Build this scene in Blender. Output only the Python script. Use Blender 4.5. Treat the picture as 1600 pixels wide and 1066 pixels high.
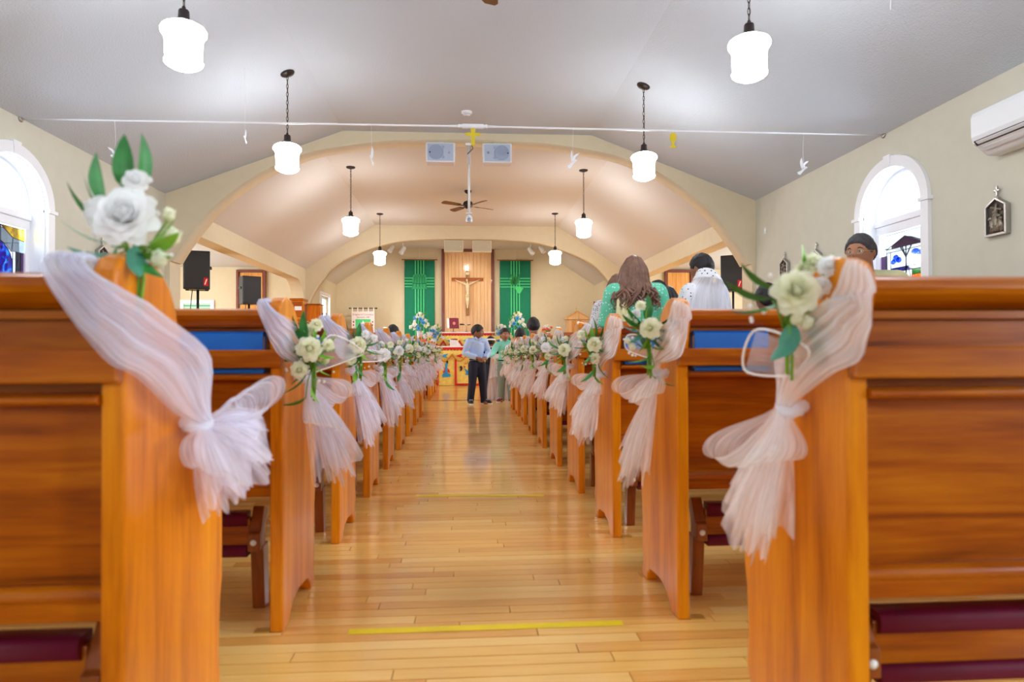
import bpy, math, random
from math import sin, cos, pi, sqrt, atan2, exp, radians
from mathutils import Vector, Matrix, noise

for o in list(bpy.data.objects):
    bpy.data.objects.remove(o)
SC = bpy.context.scene
COL = SC.collection
RNG = random.Random(7)

# ------------------------------------------------------------------ camera, world, light, exposure
FPX, YAW, PITCH, ROLL = 1060.0, 0.0690, 0.0131, -0.0036
CAMX, CAMH = -0.0536, 0.80


def cam_dir(u, v, w):
    c, s = cos(ROLL), sin(ROLL)
    xr, zu = c * u - s * v, s * u + c * v
    c, s = cos(PITCH), sin(PITCH)
    yr, z = c * w - s * zu, s * w + c * zu
    c, s = cos(YAW), sin(YAW)
    return Vector((c * xr + s * yr, -s * xr + c * yr, z))


cam_data = bpy.data.cameras.new('camera')
cam = bpy.data.objects.new('camera', cam_data)
COL.objects.link(cam)
X, Y, Z = cam_dir(1, 0, 0), cam_dir(0, 1, 0), -cam_dir(0, 0, 1)
M = Matrix.Identity(4)
for i in range(3):
    M[i][0], M[i][1], M[i][2] = X[i], Y[i], Z[i]
M[0][3], M[1][3], M[2][3] = CAMX, 0.0, CAMH
cam.matrix_world = M
cam_data.sensor_width = 36.0
cam_data.lens = FPX / 1600.0 * 36.0
cam_data.clip_start = 0.05
cam_data.dof.use_dof = True
cam_data.dof.focus_distance = 10.0
cam_data.dof.aperture_fstop = 3.6
SC.camera = cam

world = bpy.data.worlds.new('overcast_sky')
SC.world = world
world.use_nodes = True
bgn = world.node_tree.nodes['Background']
bgn.inputs[0].default_value = (0.86, 0.93, 1.0, 1)
bgn.inputs[1].default_value = 1.8

SC.view_settings.view_transform = 'Standard'
SC.view_settings.look = 'None'
SC.view_settings.gamma = 1.0
SC.view_settings.use_curve_mapping = False
SC.view_settings.exposure = 0.62
SC.cycles.transparent_max_bounces = 24
SC.cycles.max_bounces = 10
SC.cycles.diffuse_bounces = 6
SC.cycles.sample_clamp_indirect = 6.0
SC.cycles.caustics_reflective = False
SC.cycles.caustics_refractive = False

LAMP_STRENGTH = 27.0


def area(name, loc, target, w, h, power, col):
    d = bpy.data.lights.new(name, 'AREA')
    d.shape = 'RECTANGLE'
    d.size, d.size_y = w, h
    d.energy = power
    d.color = col
    o = bpy.data.objects.new(name, d)
    COL.objects.link(o)
    o.location = loc
    o.rotation_euler = (Vector(target) - Vector(loc)).to_track_quat('-Z', 'Y').to_euler()
    return o


DAY = (0.76, 0.88, 1.0)
WARM = (1.0, 0.90, 0.76)
for yy in (5.58, 1.9, -1.3):
    for sx in (-1, 1):
        area('window_daylight', (sx * 4.35, yy, 1.9), (0, yy, 1.9), 1.5, 2.2, {(1, 5.58): 150, (-1, 5.58): 150, (1, 1.9): 260, (1, -1.3): 320}.get((sx, yy), 80), DAY)
area('rear_fill', (0, -5.1, 1.9), (0, 3, 1.5), 4.6, 2.6, 28, (0.74, 0.86, 1.0))  # soft fill added behind the camera, no source seen there
for sx in (-1, 1):
    area('transept_fill', (sx * 7.1, 11.4, 1.7), (0, 11.4, 1.5), 4.2, 1.7, 95, (1.0, 0.97, 0.93))  # light added outside openings made in the unseen transept walls
area('chancel_daylight', (-4.2, 16.45, 1.6), (0, 16.4, 1.2), 1.0, 1.8, 60, DAY)


def spot(name, loc, target, power, ang, col):
    d = bpy.data.lights.new(name, 'SPOT')
    d.energy = power
    d.spot_size = radians(ang)
    d.spot_blend = 0.8
    d.shadow_soft_size = 0.05
    d.color = col
    o = bpy.data.objects.new(name, d)
    COL.objects.link(o)
    o.location = loc
    o.rotation_euler = (Vector(target) - Vector(loc)).to_track_quat('-Z', 'Y').to_euler()
    return o


TRACKS = [(-1.72, 15.6, 3.16), (-1.45, 15.45, 3.10), (1.45, 15.45, 3.10), (1.72, 15.6, 3.16)]
for (tx, ty, tz), tgt in zip(TRACKS, [(-2.6, 17.8, 1.4), (-0.4, 17.4, 1.3), (0.4, 17.4, 1.3), (2.6, 17.8, 1.4)]):
    spot('track_spot', (tx, ty + 0.12, tz - 0.16), tgt, 55, 95, WARM)
spot('altar_spot', (0.0, 15.9, 3.2), (0, 17.85, 2.5), 22, 60, (1, 0.9, 0.75))


# ------------------------------------------------------------------ mesh helpers
def V(*a):
    return Vector(a)


def cat(pts, n):
    """Catmull-Rom through pts, n samples (pts are tuples of any length)."""
    k = len(pts)
    out = []
    for i in range(n):
        t = i / (n - 1) * (k - 1)
        j = min(int(t), k - 2)
        f = t - j
        p0, p1, p2, p3 = pts[max(j - 1, 0)], pts[j], pts[j + 1], pts[min(j + 2, k - 1)]
        out.append(tuple(0.5 * (2 * b + (c - a) * f + (2 * a - 5 * b + 4 * c - d) * f * f + (3 * b - a - 3 * c + d) * f ** 3)
                         for a, b, c, d in zip(p0, p1, p2, p3)))
    return out


class MB:
    def __init__(s):
        s.v, s.f, s.m, s.sm, s.t, s.mat = [], [], [], [], [], 0
        s.has_uv = False

    def add(s, vs, fs, smooth=False, uv=None, T=None):
        b = len(s.v)
        if T is not None:
            vs = [T @ Vector(p) for p in vs]
        s.v += [tuple(p) for p in vs]
        if uv:
            s.has_uv = True
            s.t += uv
        else:
            s.t += [(0, 0)] * len(vs)
        for f in fs:
            s.f.append(tuple(i + b for i in f))
            s.m.append(s.mat)
            s.sm.append(smooth)
        return s

    def box(s, x0, x1, y0, y1, z0, z1, T=None):
        x0, x1 = min(x0, x1), max(x0, x1)
        y0, y1 = min(y0, y1), max(y0, y1)
        z0, z1 = min(z0, z1), max(z0, z1)
        vs = [(x0, y0, z0), (x1, y0, z0), (x1, y1, z0), (x0, y1, z0), (x0, y0, z1), (x1, y0, z1), (x1, y1, z1), (x0, y1, z1)]
        return s.add(vs, [(0, 3, 2, 1), (4, 5, 6, 7), (0, 1, 5, 4), (1, 2, 6, 5), (2, 3, 7, 6), (3, 0, 4, 7)], T=T)

    def prism(s, poly, a0, a1, axis='x', smooth=False, T=None):
        """poly in the plane of the two other axes, (y,z) for x, (x,z) for y, (x,y) for z."""
        n = len(poly)

        def mk(a, p):
            return {'x': (a, p[0], p[1]), 'y': (p[0], a, p[1]), 'z': (p[0], p[1], a)}[axis]
        ar = sum(poly[i][0] * poly[(i + 1) % n][1] - poly[(i + 1) % n][0] * poly[i][1] for i in range(n))
        flip = (ar > 0) != (a1 > a0)
        if axis == 'y':
            flip = not flip
        vs = [mk(a0, p) for p in poly] + [mk(a1, p) for p in poly]
        fs = [tuple(range(n - 1, -1, -1)), tuple(range(n, 2 * n))]
        fs += [(i, (i + 1) % n, n + (i + 1) % n, n + i) for i in range(n)]
        if flip:
            fs = [f[::-1] for f in fs]
        b = len(s.f)
        s.add(vs, fs, T=T)
        if smooth:
            for i in range(b + 2, len(s.f)):
                s.sm[i] = True
        return s

    def lathe(s, prof, n=24, c=(0, 0, 0), T=None, sx=1, sy=1):
        vs, fs = [], []
        for r, z in prof:
            for i in range(n):
                a = 2 * pi * i / n
                vs.append((c[0] + r * cos(a) * sx, c[1] + r * sin(a) * sy, c[2] + z))
        for j in range(len(prof) - 1):
            for i in range(n):
                a, b = j * n + i, j * n + (i + 1) % n
                fs.append((a, b, b + n, a + n))
        fs.append(tuple(range(n - 1, -1, -1)))
        fs.append(tuple(range((len(prof) - 1) * n, len(prof) * n)))
        return s.add(vs, fs, True, T=T)

    def cyl(s, p0, p1, r, n=12):
        return s.tube([p0, p1], [r, r], n)

    def tube(s, pts, rad, n=8, closed=False, flat=1.0):
        pts = [Vector(p) for p in pts]
        k = len(pts)
        if not hasattr(rad, '__len__'):
            rad = [rad] * k
        up = None
        vs, fs = [], []
        for i in range(k):
            if closed:
                d = pts[(i + 1) % k] - pts[i - 1]
            else:
                d = pts[min(i + 1, k - 1)] - pts[max(i - 1, 0)]
            if d.length < 1e-9:
                d = Vector((0, 0, 1))
            d.normalize()
            if up is None:
                up = Vector((0, 0, 1)) if abs(d.z) < 0.9 else Vector((0, 1, 0))
            a = d.cross(up)
            if a.length < 1e-6:
                a = d.orthogonal()
            a.normalize()
            up = a.cross(d)
            for q in range(n):
                an = 2 * pi * q / n
                vs.append(pts[i] + a * (rad[i] * cos(an)) + up * (rad[i] * sin(an) * flat))
        for i in range(k if closed else k - 1):
            i2 = (i + 1) % k
            for q in range(n):
                q2 = (q + 1) % n
                fs.append((i * n + q, i * n + q2, i2 * n + q2, i2 * n + q))
        if not closed:
            fs.append(tuple(range(n - 1, -1, -1)))
            fs.append(tuple(range((k - 1) * n, k * n)))
        return s.add(vs, fs, True)

    def ball(s, c, r, nu=16, nv=10, T=None):
        if not hasattr(r, '__len__'):
            r = (r, r, r)
        vs, fs = [], []
        vs.append((c[0], c[1], c[2] - r[2]))
        for j in range(1, nv):
            t = -pi / 2 + pi * j / nv
            for i in range(nu):
                a = 2 * pi * i / nu
                vs.append((c[0] + r[0] * cos(t) * cos(a), c[1] + r[1] * cos(t) * sin(a), c[2] + r[2] * sin(t)))
        vs.append((c[0], c[1], c[2] + r[2]))
        L = len(vs) - 1
        for i in range(nu):
            fs.append((0, 1 + (i + 1) % nu, 1 + i))
            fs.append((L, L - nu + i, L - nu + (i + 1) % nu))
        for j in range(nv - 2):
            for i in range(nu):
                a, b = 1 + j * nu + i, 1 + j * nu + (i + 1) % nu
                fs.append((a, b, b + nu, a + nu))
        return s.add(vs, fs, True, T=T)

    def grid(s, fn, nu, nv, cu=False, smooth=True, flip=False, T=None):
        vs, fs, uv = [], [], []
        for j in range(nv + 1):
            for i in range(nu if cu else nu + 1):
                vs.append(fn(i / nu, j / nv))
                uv.append((i / nu, j / nv))
        w = nu if cu else nu + 1
        for j in range(nv):
            for i in range(nu):
                i2 = (i + 1) % nu if cu else i + 1
                f = (j * w + i, j * w + i2, (j + 1) * w + i2, (j + 1) * w + i)
                fs.append(f[::-1] if flip else f)
        return s.add(vs, fs, smooth, uv, T=T)

    def mesh(s, name):
        me = bpy.data.meshes.new(name)
        me.from_pydata(s.v, [], s.f)
        me.polygons.foreach_set('material_index', s.m)
        me.polygons.foreach_set('use_smooth', s.sm)
        if s.has_uv:
            uvl = me.uv_layers.new(name='UVMap')
            li = [0] * len(me.loops)
            me.loops.foreach_get('vertex_index', li)
            flat = []
            for i in li:
                flat += s.t[i]
            uvl.data.foreach_set('uv', flat)
        me.update()
        return me

    def build(s, name, mats, parent=None, bevel=0.0, seg=2, loc=None):
        me = s.mesh(name)
        for m in (mats if isinstance(mats, (list, tuple)) else [mats]):
            me.materials.append(m)
        o = bpy.data.objects.new(name, me)
        COL.objects.link(o)
        if parent is not None:
            o.parent = parent
        if loc is not None:
            o.location = loc
        if bevel:
            b = o.modifiers.new('bevel', 'BEVEL')
            b.width = bevel
            b.segments = seg
            b.limit_method = 'ANGLE'
            b.angle_limit = radians(35)
        return o


def thing(name, label, category, loc=(0, 0, 0), rz=0.0, group=None):
    o = bpy.data.objects.new(name, None)
    o.empty_display_size = 0.05
    COL.objects.link(o)
    o.location = loc
    o.rotation_euler = (0, 0, rz)
    return tag(o, label, category, group)


def tag(o, label, category, group=None, kind=None):
    o['label'] = label
    o['category'] = category
    if group:
        o['group'] = group
    if kind:
        o['kind'] = kind
    return o


def structure(o, label, category):
    return tag(o, label, category, None, 'structure')


def copy_tree(o, parent=None):
    c = o.copy()
    COL.objects.link(c)
    if parent is not None:
        c.parent = parent
    for ch in list(o.children):
        copy_tree(ch, c)
    return c


def put(name, mesh, parent, loc=(0, 0, 0), rot=(0, 0, 0), sc=1.0):
    o = bpy.data.objects.new(name, mesh)
    COL.objects.link(o)
    o.parent = parent
    o.location = loc
    o.rotation_euler = rot
    o.scale = (sc, sc, sc) if not hasattr(sc, '__len__') else sc
    return o


# ------------------------------------------------------------------ materials
def lin(r, g, b):
    def f(c):
        c /= 255.0
        return c / 12.92 if c <= 0.04045 else ((c + 0.055) / 1.055) ** 2.4
    return (f(r), f(g), f(b), 1.0)


def newmat(name):
    m = bpy.data.materials.new(name)
    m.use_nodes = True
    nt = m.node_tree
    return m, nt, nt.nodes['Principled BSDF']


def plain(name, col, rough=0.5, metal=0.0, coat=0.0, bump=0.0, bscale=60.0, var=0.0, vscale=8.0, emit=None, estr=0.0, sheen=0.0):
    m, nt, b = newmat(name)
    b.inputs['Base Color'].default_value = col
    b.inputs['Roughness'].default_value = rough
    b.inputs['Metallic'].default_value = metal
    b.inputs['Coat Weight'].default_value = coat
    if sheen:
        b.inputs['Sheen Weight'].default_value = sheen
    if emit:
        b.inputs['Emission Color'].default_value = emit
        b.inputs['Emission Strength'].default_value = estr
    tc = None
    if bump or var:
        tc = nt.nodes.new('ShaderNodeTexCoord')
    if bump:
        n = nt.nodes.new('ShaderNodeTexNoise')
        n.inputs['Scale'].default_value = bscale
        n.inputs['Detail'].default_value = 3
        bp = nt.nodes.new('ShaderNodeBump')
        bp.inputs['Strength'].default_value = bump
        bp.inputs['Distance'].default_value = 0.01
        nt.links.new(tc.outputs['Object'], n.inputs['Vector'])
        nt.links.new(n.outputs['Fac'], bp.inputs['Height'])
        nt.links.new(bp.outputs['Normal'], b.inputs['Normal'])
    if var:
        n = nt.nodes.new('ShaderNodeTexNoise')
        n.inputs['Scale'].default_value = vscale
        n.inputs['Detail'].default_value = 4
        r = nt.nodes.new('ShaderNodeValToRGB')
        r.color_ramp.elements[0].color = tuple(c * (1 - var) for c in col[:3]) + (1,)
        r.color_ramp.elements[1].color = tuple(min(1, c * (1 + var)) for c in col[:3]) + (1,)
        r.color_ramp.elements[0].position = 0.3
        r.color_ramp.elements[1].position = 0.7
        nt.links.new(tc.outputs['Object'], n.inputs['Vector'])
        nt.links.new(n.outputs['Fac'], r.inputs['Fac'])
        nt.links.new(r.outputs['Color'], b.inputs['Base Color'])
    return m


def wood(name, light, mid, dark, grain='z', rough=0.3, coat=0.35, scale=1.0, figure=1.0):
    """Varnished wood with the grain along one object axis; every object gets its own stretch of board."""
    m, nt, b = newmat(name)
    N, L = nt.nodes, nt.links
    tc = N.new('ShaderNodeTexCoord')
    oi = N.new('ShaderNodeObjectInfo')
    mp = N.new('ShaderNodeMapping')
    s = {'x': (0.9, 12, 12), 'y': (12, 0.9, 12), 'z': (12, 12, 0.9)}[grain]
    mp.inputs['Scale'].default_value = tuple(a * scale for a in s)
    mul = N.new('ShaderNodeVectorMath')
    mul.operation = 'MULTIPLY_ADD'
    comb = N.new('ShaderNodeCombineXYZ')
    for i in range(3):
        L.new(oi.outputs['Random'], comb.inputs[i])
    mul.inputs[1].default_value = (7.3, 11.1, 5.7)
    L.new(comb.outputs[0], mul.inputs[0])
    L.new(tc.outputs['Object'], mul.inputs[2])
    L.new(mul.outputs[0], mp.inputs['Vector'])
    n1 = N.new('ShaderNodeTexNoise')
    n1.inputs['Scale'].default_value = 1.0
    n1.inputs['Detail'].default_value = 5
    n1.inputs['Distortion'].default_value = 0.9 * figure
    L.new(mp.outputs[0], n1.inputs['Vector'])
    n2 = N.new('ShaderNodeTexNoise')
    n2.inputs['Scale'].default_value = 9.0
    n2.inputs['Detail'].default_value = 4
    L.new(mp.outputs[0], n2.inputs['Vector'])
    wv = N.new('ShaderNodeMath')
    wv.operation = 'MULTIPLY_ADD'
    wv.inputs[1].default_value = 0.35
    L.new(n2.outputs['Fac'], wv.inputs[0])
    L.new(n1.outputs['Fac'], wv.inputs[2])
    sn = N.new('ShaderNodeMath')
    sn.operation = 'MULTIPLY'
    sn.inputs[1].default_value = 0.78
    L.new(wv.outputs[0], sn.inputs[0])
    r = N.new('ShaderNodeValToRGB')
    e = r.color_ramp.elements
    e[0].position, e[0].color = 0.33, dark
    e[1].position, e[1].color = 0.68, light
    k = e.new(0.5)
    k.color = mid
    L.new(sn.outputs[0], r.inputs['Fac'])
    L.new(r.outputs['Color'], b.inputs['Base Color'])
    b.inputs['Roughness'].default_value = rough
    b.inputs['Coat Weight'].default_value = coat
    b.inputs['Coat Roughness'].default_value = 0.12
    b.inputs['Specular IOR Level'].default_value = 0.25
    bp = N.new('ShaderNodeBump')
    bp.inputs['Strength'].default_value = 0.06
    bp.inputs['Distance'].default_value = 0.004
    L.new(n2.outputs['Fac'], bp.inputs['Height'])
    L.new(bp.outputs['Normal'], b.inputs['Normal'])
    return m


def tulle_mat(name, col, alpha, streak=0.25):
    """Fine net: part of each ray passes, the threads scatter and let light through."""
    m = bpy.data.materials.new(name)
    m.use_nodes = True
    nt = m.node_tree
    nt.nodes.clear()
    N, L = nt.nodes, nt.links
    out = N.new('ShaderNodeOutputMaterial')
    tr = N.new('ShaderNodeBsdfTransparent')
    di = N.new('ShaderNodeBsdfDiffuse')
    tl = N.new('ShaderNodeBsdfTranslucent')
    di.inputs['Color'].default_value = col
    tl.inputs['Color'].default_value = col
    mx = N.new('ShaderNodeMixShader')
    mx.inputs[0].default_value = 0.55
    L.new(di.outputs[0], mx.inputs[1])
    L.new(tl.outputs[0], mx.inputs[2])
    uv = N.new('ShaderNodeTexCoord')
    mp = N.new('ShaderNodeMapping')
    mp.inputs['Scale'].default_value = (34, 2.2, 1)
    L.new(uv.outputs['UV'], mp.inputs['Vector'])
    n = N.new('ShaderNodeTexNoise')
    n.inputs['Scale'].default_value = 1.0
    n.inputs['Detail'].default_value = 3
    L.new(mp.outputs[0], n.inputs['Vector'])
    mr = N.new('ShaderNodeMapRange')
    mr.inputs['From Min'].default_value = 0.3
    mr.inputs['From Max'].default_value = 0.7
    mr.inputs['To Min'].default_value = max(0.03, alpha - streak)
    mr.inputs['To Max'].default_value = min(1, alpha + streak)
    L.new(n.outputs['Fac'], mr.inputs['Value'])
    m2 = N.new('ShaderNodeMixShader')
    L.new(mr.outputs[0], m2.inputs[0])
    L.new(tr.outputs[0], m2.inputs[1])
    L.new(mx.outputs[0], m2.inputs[2])
    L.new(m2.outputs[0], out.inputs['Surface'])
    return m


def glass_mat(name, col, gloss=0.08, noise_cols=None, scale=6.0):
    """Thin pane: lets light straight through, tinted, with a little reflection."""
    m = bpy.data.materials.new(name)
    m.use_nodes = True
    nt = m.node_tree
    nt.nodes.clear()
    N, L = nt.nodes, nt.links
    out = N.new('ShaderNodeOutputMaterial')
    tr = N.new('ShaderNodeBsdfTransparent')
    tr.inputs['Color'].default_value = col
    gl = N.new('ShaderNodeBsdfGlossy')
    gl.inputs['Roughness'].default_value = 0.05
    mx = N.new('ShaderNodeMixShader')
    mx.inputs[0].default_value = gloss
    L.new(tr.outputs[0], mx.inputs[1])
    L.new(gl.outputs[0], mx.inputs[2])
    if noise_cols:
        tc = N.new('ShaderNodeTexCoord')
        n = N.new('ShaderNodeTexNoise')
        n.inputs['Scale'].default_value = scale
        n.inputs['Detail'].default_value = 5
        n.inputs['Distortion'].default_value = 1.5
        r = N.new('ShaderNodeValToRGB')
        e = r.color_ramp.elements
        e[0].position, e[0].color = 0.3, noise_cols[0]
        e[1].position, e[1].color = 0.7, noise_cols[-1]
        for i, c in enumerate(noise_cols[1:-1]):
            k = e.new(0.3 + 0.4 * (i + 1) / (len(noise_cols) - 1))
            k.color = c
        L.new(tc.outputs['Object'], n.inputs['Vector'])
        L.new(n.outputs['Fac'], r.inputs['Fac'])
        L.new(r.outputs['Color'], tr.inputs['Color'])
    L.new(mx.outputs[0], out.inputs['Surface'])
    return m


def dotted(name, base, dot, scale, size, rough=0.7):
    """Cloth with a small scattered dot motif."""
    m, nt, b = newmat(name)
    N, L = nt.nodes, nt.links
    tc = N.new('ShaderNodeTexCoord')
    vo = N.new('ShaderNodeTexVoronoi')
    vo.inputs['Scale'].default_value = scale
    vo.inputs['Randomness'].default_value = 0.55
    L.new(tc.outputs['Object'], vo.inputs['Vector'])
    lt = N.new('ShaderNodeMath')
    lt.operation = 'LESS_THAN'
    lt.inputs[1].default_value = size
    L.new(vo.outputs['Distance'], lt.inputs[0])
    mx = N.new('ShaderNodeMix')
    mx.data_type = 'RGBA'
    L.new(lt.outputs[0], mx.inputs[0])
    mx.inputs[6].default_value = base
    mx.inputs[7].default_value = dot
    L.new(mx.outputs[2], b.inputs['Base Color'])
    b.inputs['Roughness'].default_value = rough
    n = N.new('ShaderNodeTexNoise')
    n.inputs['Scale'].default_value = 14
    bp = N.new('ShaderNodeBump')
    bp.inputs['Strength'].default_value = 0.5
    bp.inputs['Distance'].default_value = 0.02
    L.new(tc.outputs['Object'], n.inputs['Vector'])
    L.new(n.outputs['Fac'], bp.inputs['Height'])
    L.new(bp.outputs['Normal'], b.inputs['Normal'])
    return m


def floor_mat(name, attr):
    """Maple strip with varnish; the board's own tone comes from its attribute."""
    m, nt, b = newmat(name)
    N, L = nt.nodes, nt.links
    at = N.new('ShaderNodeAttribute')
    at.attribute_name = attr
    tc = N.new('ShaderNodeTexCoord')
    mp = N.new('ShaderNodeMapping')
    mp.inputs['Scale'].default_value = (2.0, 26, 26)
    L.new(tc.outputs['Object'], mp.inputs['Vector'])
    n = N.new('ShaderNodeTexNoise')
    n.inputs['Scale'].default_value = 2.2
    n.inputs['Detail'].default_value = 5
    L.new(mp.outputs[0], n.inputs['Vector'])
    ad = N.new('ShaderNodeMath')
    ad.operation = 'MULTIPLY_ADD'
    ad.inputs[1].default_value = 0.5
    L.new(n.outputs['Fac'], ad.inputs[0])
    L.new(at.outputs['Fac'], ad.inputs[2])
    r = N.new('ShaderNodeValToRGB')
    e = r.color_ramp.elements
    e[0].position, e[0].color = 0.25, lin(224, 156, 74)
    e[1].position, e[1].color = 1.0, lin(252, 210, 130)
    k = e.new(0.6)
    k.color = lin(242, 188, 98)
    L.new(ad.outputs[0], r.inputs['Fac'])
    L.new(r.outputs['Color'], b.inputs['Base Color'])
    b.inputs['Roughness'].default_value = 0.32
    b.inputs['Coat Weight'].default_value = 0.65
    b.inputs['Coat Roughness'].default_value = 0.09
    return m


OAK_V = wood('oak_upright_grain', lin(232, 146, 12), lin(214, 120, 6), lin(170, 82, 0), 'z', coat=.2)
OAK_H = wood('oak_level_grain', lin(188, 104, 4), lin(160, 76, 0), lin(110, 44, 0), 'x', coat=.2, figure=1.8)
OAK_DARK = wood('oak_recess', lin(190, 110, 34), lin(166, 86, 18), lin(124, 58, 10), 'x')
OAK_LEG = wood('kneeler_oak', lin(158, 86, 36), lin(138, 68, 24), lin(104, 46, 14), 'z')
PANEL_W = wood('blond_tongue_board', lin(240, 200, 150), lin(232, 186, 132), lin(214, 162, 104), 'z', rough=0.35, coat=0.4)
PANEL_O = wood('honey_board', lin(236, 176, 98), lin(222, 156, 78), lin(196, 126, 54), 'z')
TRIM_RED = plain('mahogany_trim', lin(118, 52, 32), 0.4, coat=0.3, var=0.15)
FLOOR_M = floor_mat('maple_floor', 'tone')
SEAM = plain('floor_seam', lin(96, 58, 24), 0.8)
WALL = plain('cream_wall', lin(205, 202, 184), 0.85, bump=0.08, bscale=120, var=0.02)
WALL_W = plain('warm_cream_wall', lin(218, 206, 176), 0.85, bump=0.08, bscale=120, var=0.02)
CEIL = plain('popcorn_ceiling', lin(200, 208, 216), 0.9, bump=0.5, bscale=70)
CEIL_W = plain('warm_ceiling', lin(214, 209, 202), 0.9, bump=0.3, bscale=70)
WHITE = plain('white_gloss_paint', lin(240, 242, 246), 0.35, coat=0.2)
PLASTIC = plain('white_plastic', lin(236, 240, 242), 0.22, coat=0.4)
GREYGRILL = plain('pale_grille', lin(186, 200, 222), 0.6, bump=0.3, bscale=400)
GREYGRILL_D = plain('grey_cone', lin(160, 174, 200), 0.6, bump=0.3, bscale=400)
BLACK = plain('black_plastic', lin(32, 34, 40), 0.45, bump=0.1, bscale=300)
BLACKGRILL = plain('black_grille', lin(40, 44, 54), 0.5, bump=0.4, bscale=500)
BRONZE = plain('oil_bronze', lin(52, 42, 40), 0.4, metal=0.6)
STEEL = plain('silver_metal', lin(176, 172, 168), 0.3, metal=0.9)
PEWTER = plain('antique_pewter', lin(150, 140, 124), 0.45, metal=0.6, bump=0.6, bscale=90, var=0.35, vscale=40)
PEWTER_D = plain('dark_pewter', lin(78, 68, 58), 0.55, metal=0.4)
SHADE = plain('lit_opal_glass', lin(255, 252, 248), 0.3, emit=(0.95, 0.97, 1.0, 1), estr=LAMP_STRENGTH)
FANWOOD = plain('walnut_blade', lin(120, 80, 44), 0.4, var=0.2)
MAROON = plain('maroon_vinyl', lin(116, 18, 58), 0.4, coat=0.15, var=0.12)
BOLT = plain('white_bolt_cap', lin(240, 238, 230), 0.25, coat=0.4)
BOOKBLUE = plain('royal_blue_cloth', lin(0, 108, 206), 0.5, bump=0.15, bscale=500, var=0.08)
PAGES = plain('page_edge', lin(238, 230, 206), 0.8)
TULLE_L = tulle_mat('tulle_cool_shade', (0.88, 0.89, 1.0, 1), 0.52, 0.26)  # white tulle, bluish shade of the left side put into its colour
TULLE_R = tulle_mat('tulle_warm_light', (0.96, 0.93, 0.92, 1), 0.52, 0.26)  # same white tulle, warmer light of the right side put into its colour
TULLE_D = tulle_mat('gathered_tulle', (0.95, 0.95, 0.99, 1), 0.74, 0.2)
ORGANZA = tulle_mat('organza_ribbon', (0.92, 0.92, 0.95, 1), 0.3, 0.06)
RIBBON_EDGE = plain('satin_ribbon_edge', lin(248, 244, 240), 0.35)


def petal_mat(name, col, through=.45):
    m = bpy.data.materials.new(name)
    m.use_nodes = True
    nt = m.node_tree
    nt.nodes.clear()
    N, L = nt.nodes, nt.links
    out = N.new('ShaderNodeOutputMaterial')
    di = N.new('ShaderNodeBsdfDiffuse')
    tl = N.new('ShaderNodeBsdfTranslucent')
    di.inputs['Color'].default_value = col
    tl.inputs['Color'].default_value = col
    mx = N.new('ShaderNodeMixShader')
    mx.inputs[0].default_value = through
    L.new(di.outputs[0], mx.inputs[1])
    L.new(tl.outputs[0], mx.inputs[2])
    L.new(mx.outputs[0], out.inputs['Surface'])
    return m


PETAL = petal_mat('white_petal', lin(254, 253, 252))
PETAL_C = petal_mat('cream_petal', lin(250, 249, 226))
PETAL_B = petal_mat('blue_petal', lin(124, 196, 244))
PETAL_P = petal_mat('coral_petal', lin(244, 140, 118))
LEAF = plain('deep_leaf', lin(48, 128, 50), 0.45, var=0.3, vscale=30)
LEAF_Y = plain('spring_leaf', lin(120, 176, 44), 0.5, var=0.25, vscale=30)
LEAF_T = plain('blue_green_leaf', lin(72, 140, 112), 0.55, var=0.25, vscale=30)
STEMG = plain('stem_green', lin(110, 160, 40), 0.55)
YELLOWT = plain('yellow_tape', lin(236, 206, 24), 0.5, var=0.08)
YCARD = plain('yellow_card', lin(212, 190, 20), 0.6)
PAPER = plain('white_card', lin(240, 244, 250), 0.7)
BANNERG = plain('green_banner', lin(10, 128, 96), 0.8, bump=0.25, bscale=200, var=0.06)
BANNERL = plain('mint_applique', lin(84, 226, 140), 0.7)
GOLDF = plain('gold_brocade', lin(236, 208, 104), 0.55, bump=0.3, bscale=120, var=0.12, vscale=14)
REDF = plain('red_velvet', lin(206, 22, 24), 0.7, var=0.1)
REDD = plain('wine_cloth', lin(176, 30, 40), 0.7, var=0.2)
PINKF = plain('coral_cloth', lin(240, 116, 110), 0.7, var=0.1)
BLUEF = plain('blue_applique', lin(28, 146, 212), 0.6)
LINEN = plain('altar_linen', lin(250, 244, 246), 0.8)
CROSSW = wood('cross_walnut', lin(176, 118, 50), lin(150, 96, 36), lin(120, 72, 24), 'z')
IVORY = plain('carved_ivory', lin(232, 214, 178), 0.55, var=0.1, vscale=20)
GOLD = plain('gold_leaf', lin(226, 184, 92), 0.35, metal=0.7)
GLASS = glass_mat('clear_pane', (0.97, 0.99, 1, 1))
# ------------------------------------------------------------------ room shell
WX, EAVE, FLATZ, FLATX = 3.6, 2.67, 3.458, 1.52
Y_REAR, Y_A1, A1_T, Y_A2, A2_T, Y_END = -4.6, 8.29, 0.30, 14.5, 0.26, 17.9
CX, CEAVE, CFLATX = 3.40, 2.515, 1.95
TX, TCEIL = 6.6, 2.55

floor = MB().box(-TX, TX, Y_REAR, Y_END, -0.12, -0.014).build('floor', SEAM)
structure(floor, 'narrow maple strip floor of the church', 'floor')


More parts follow.
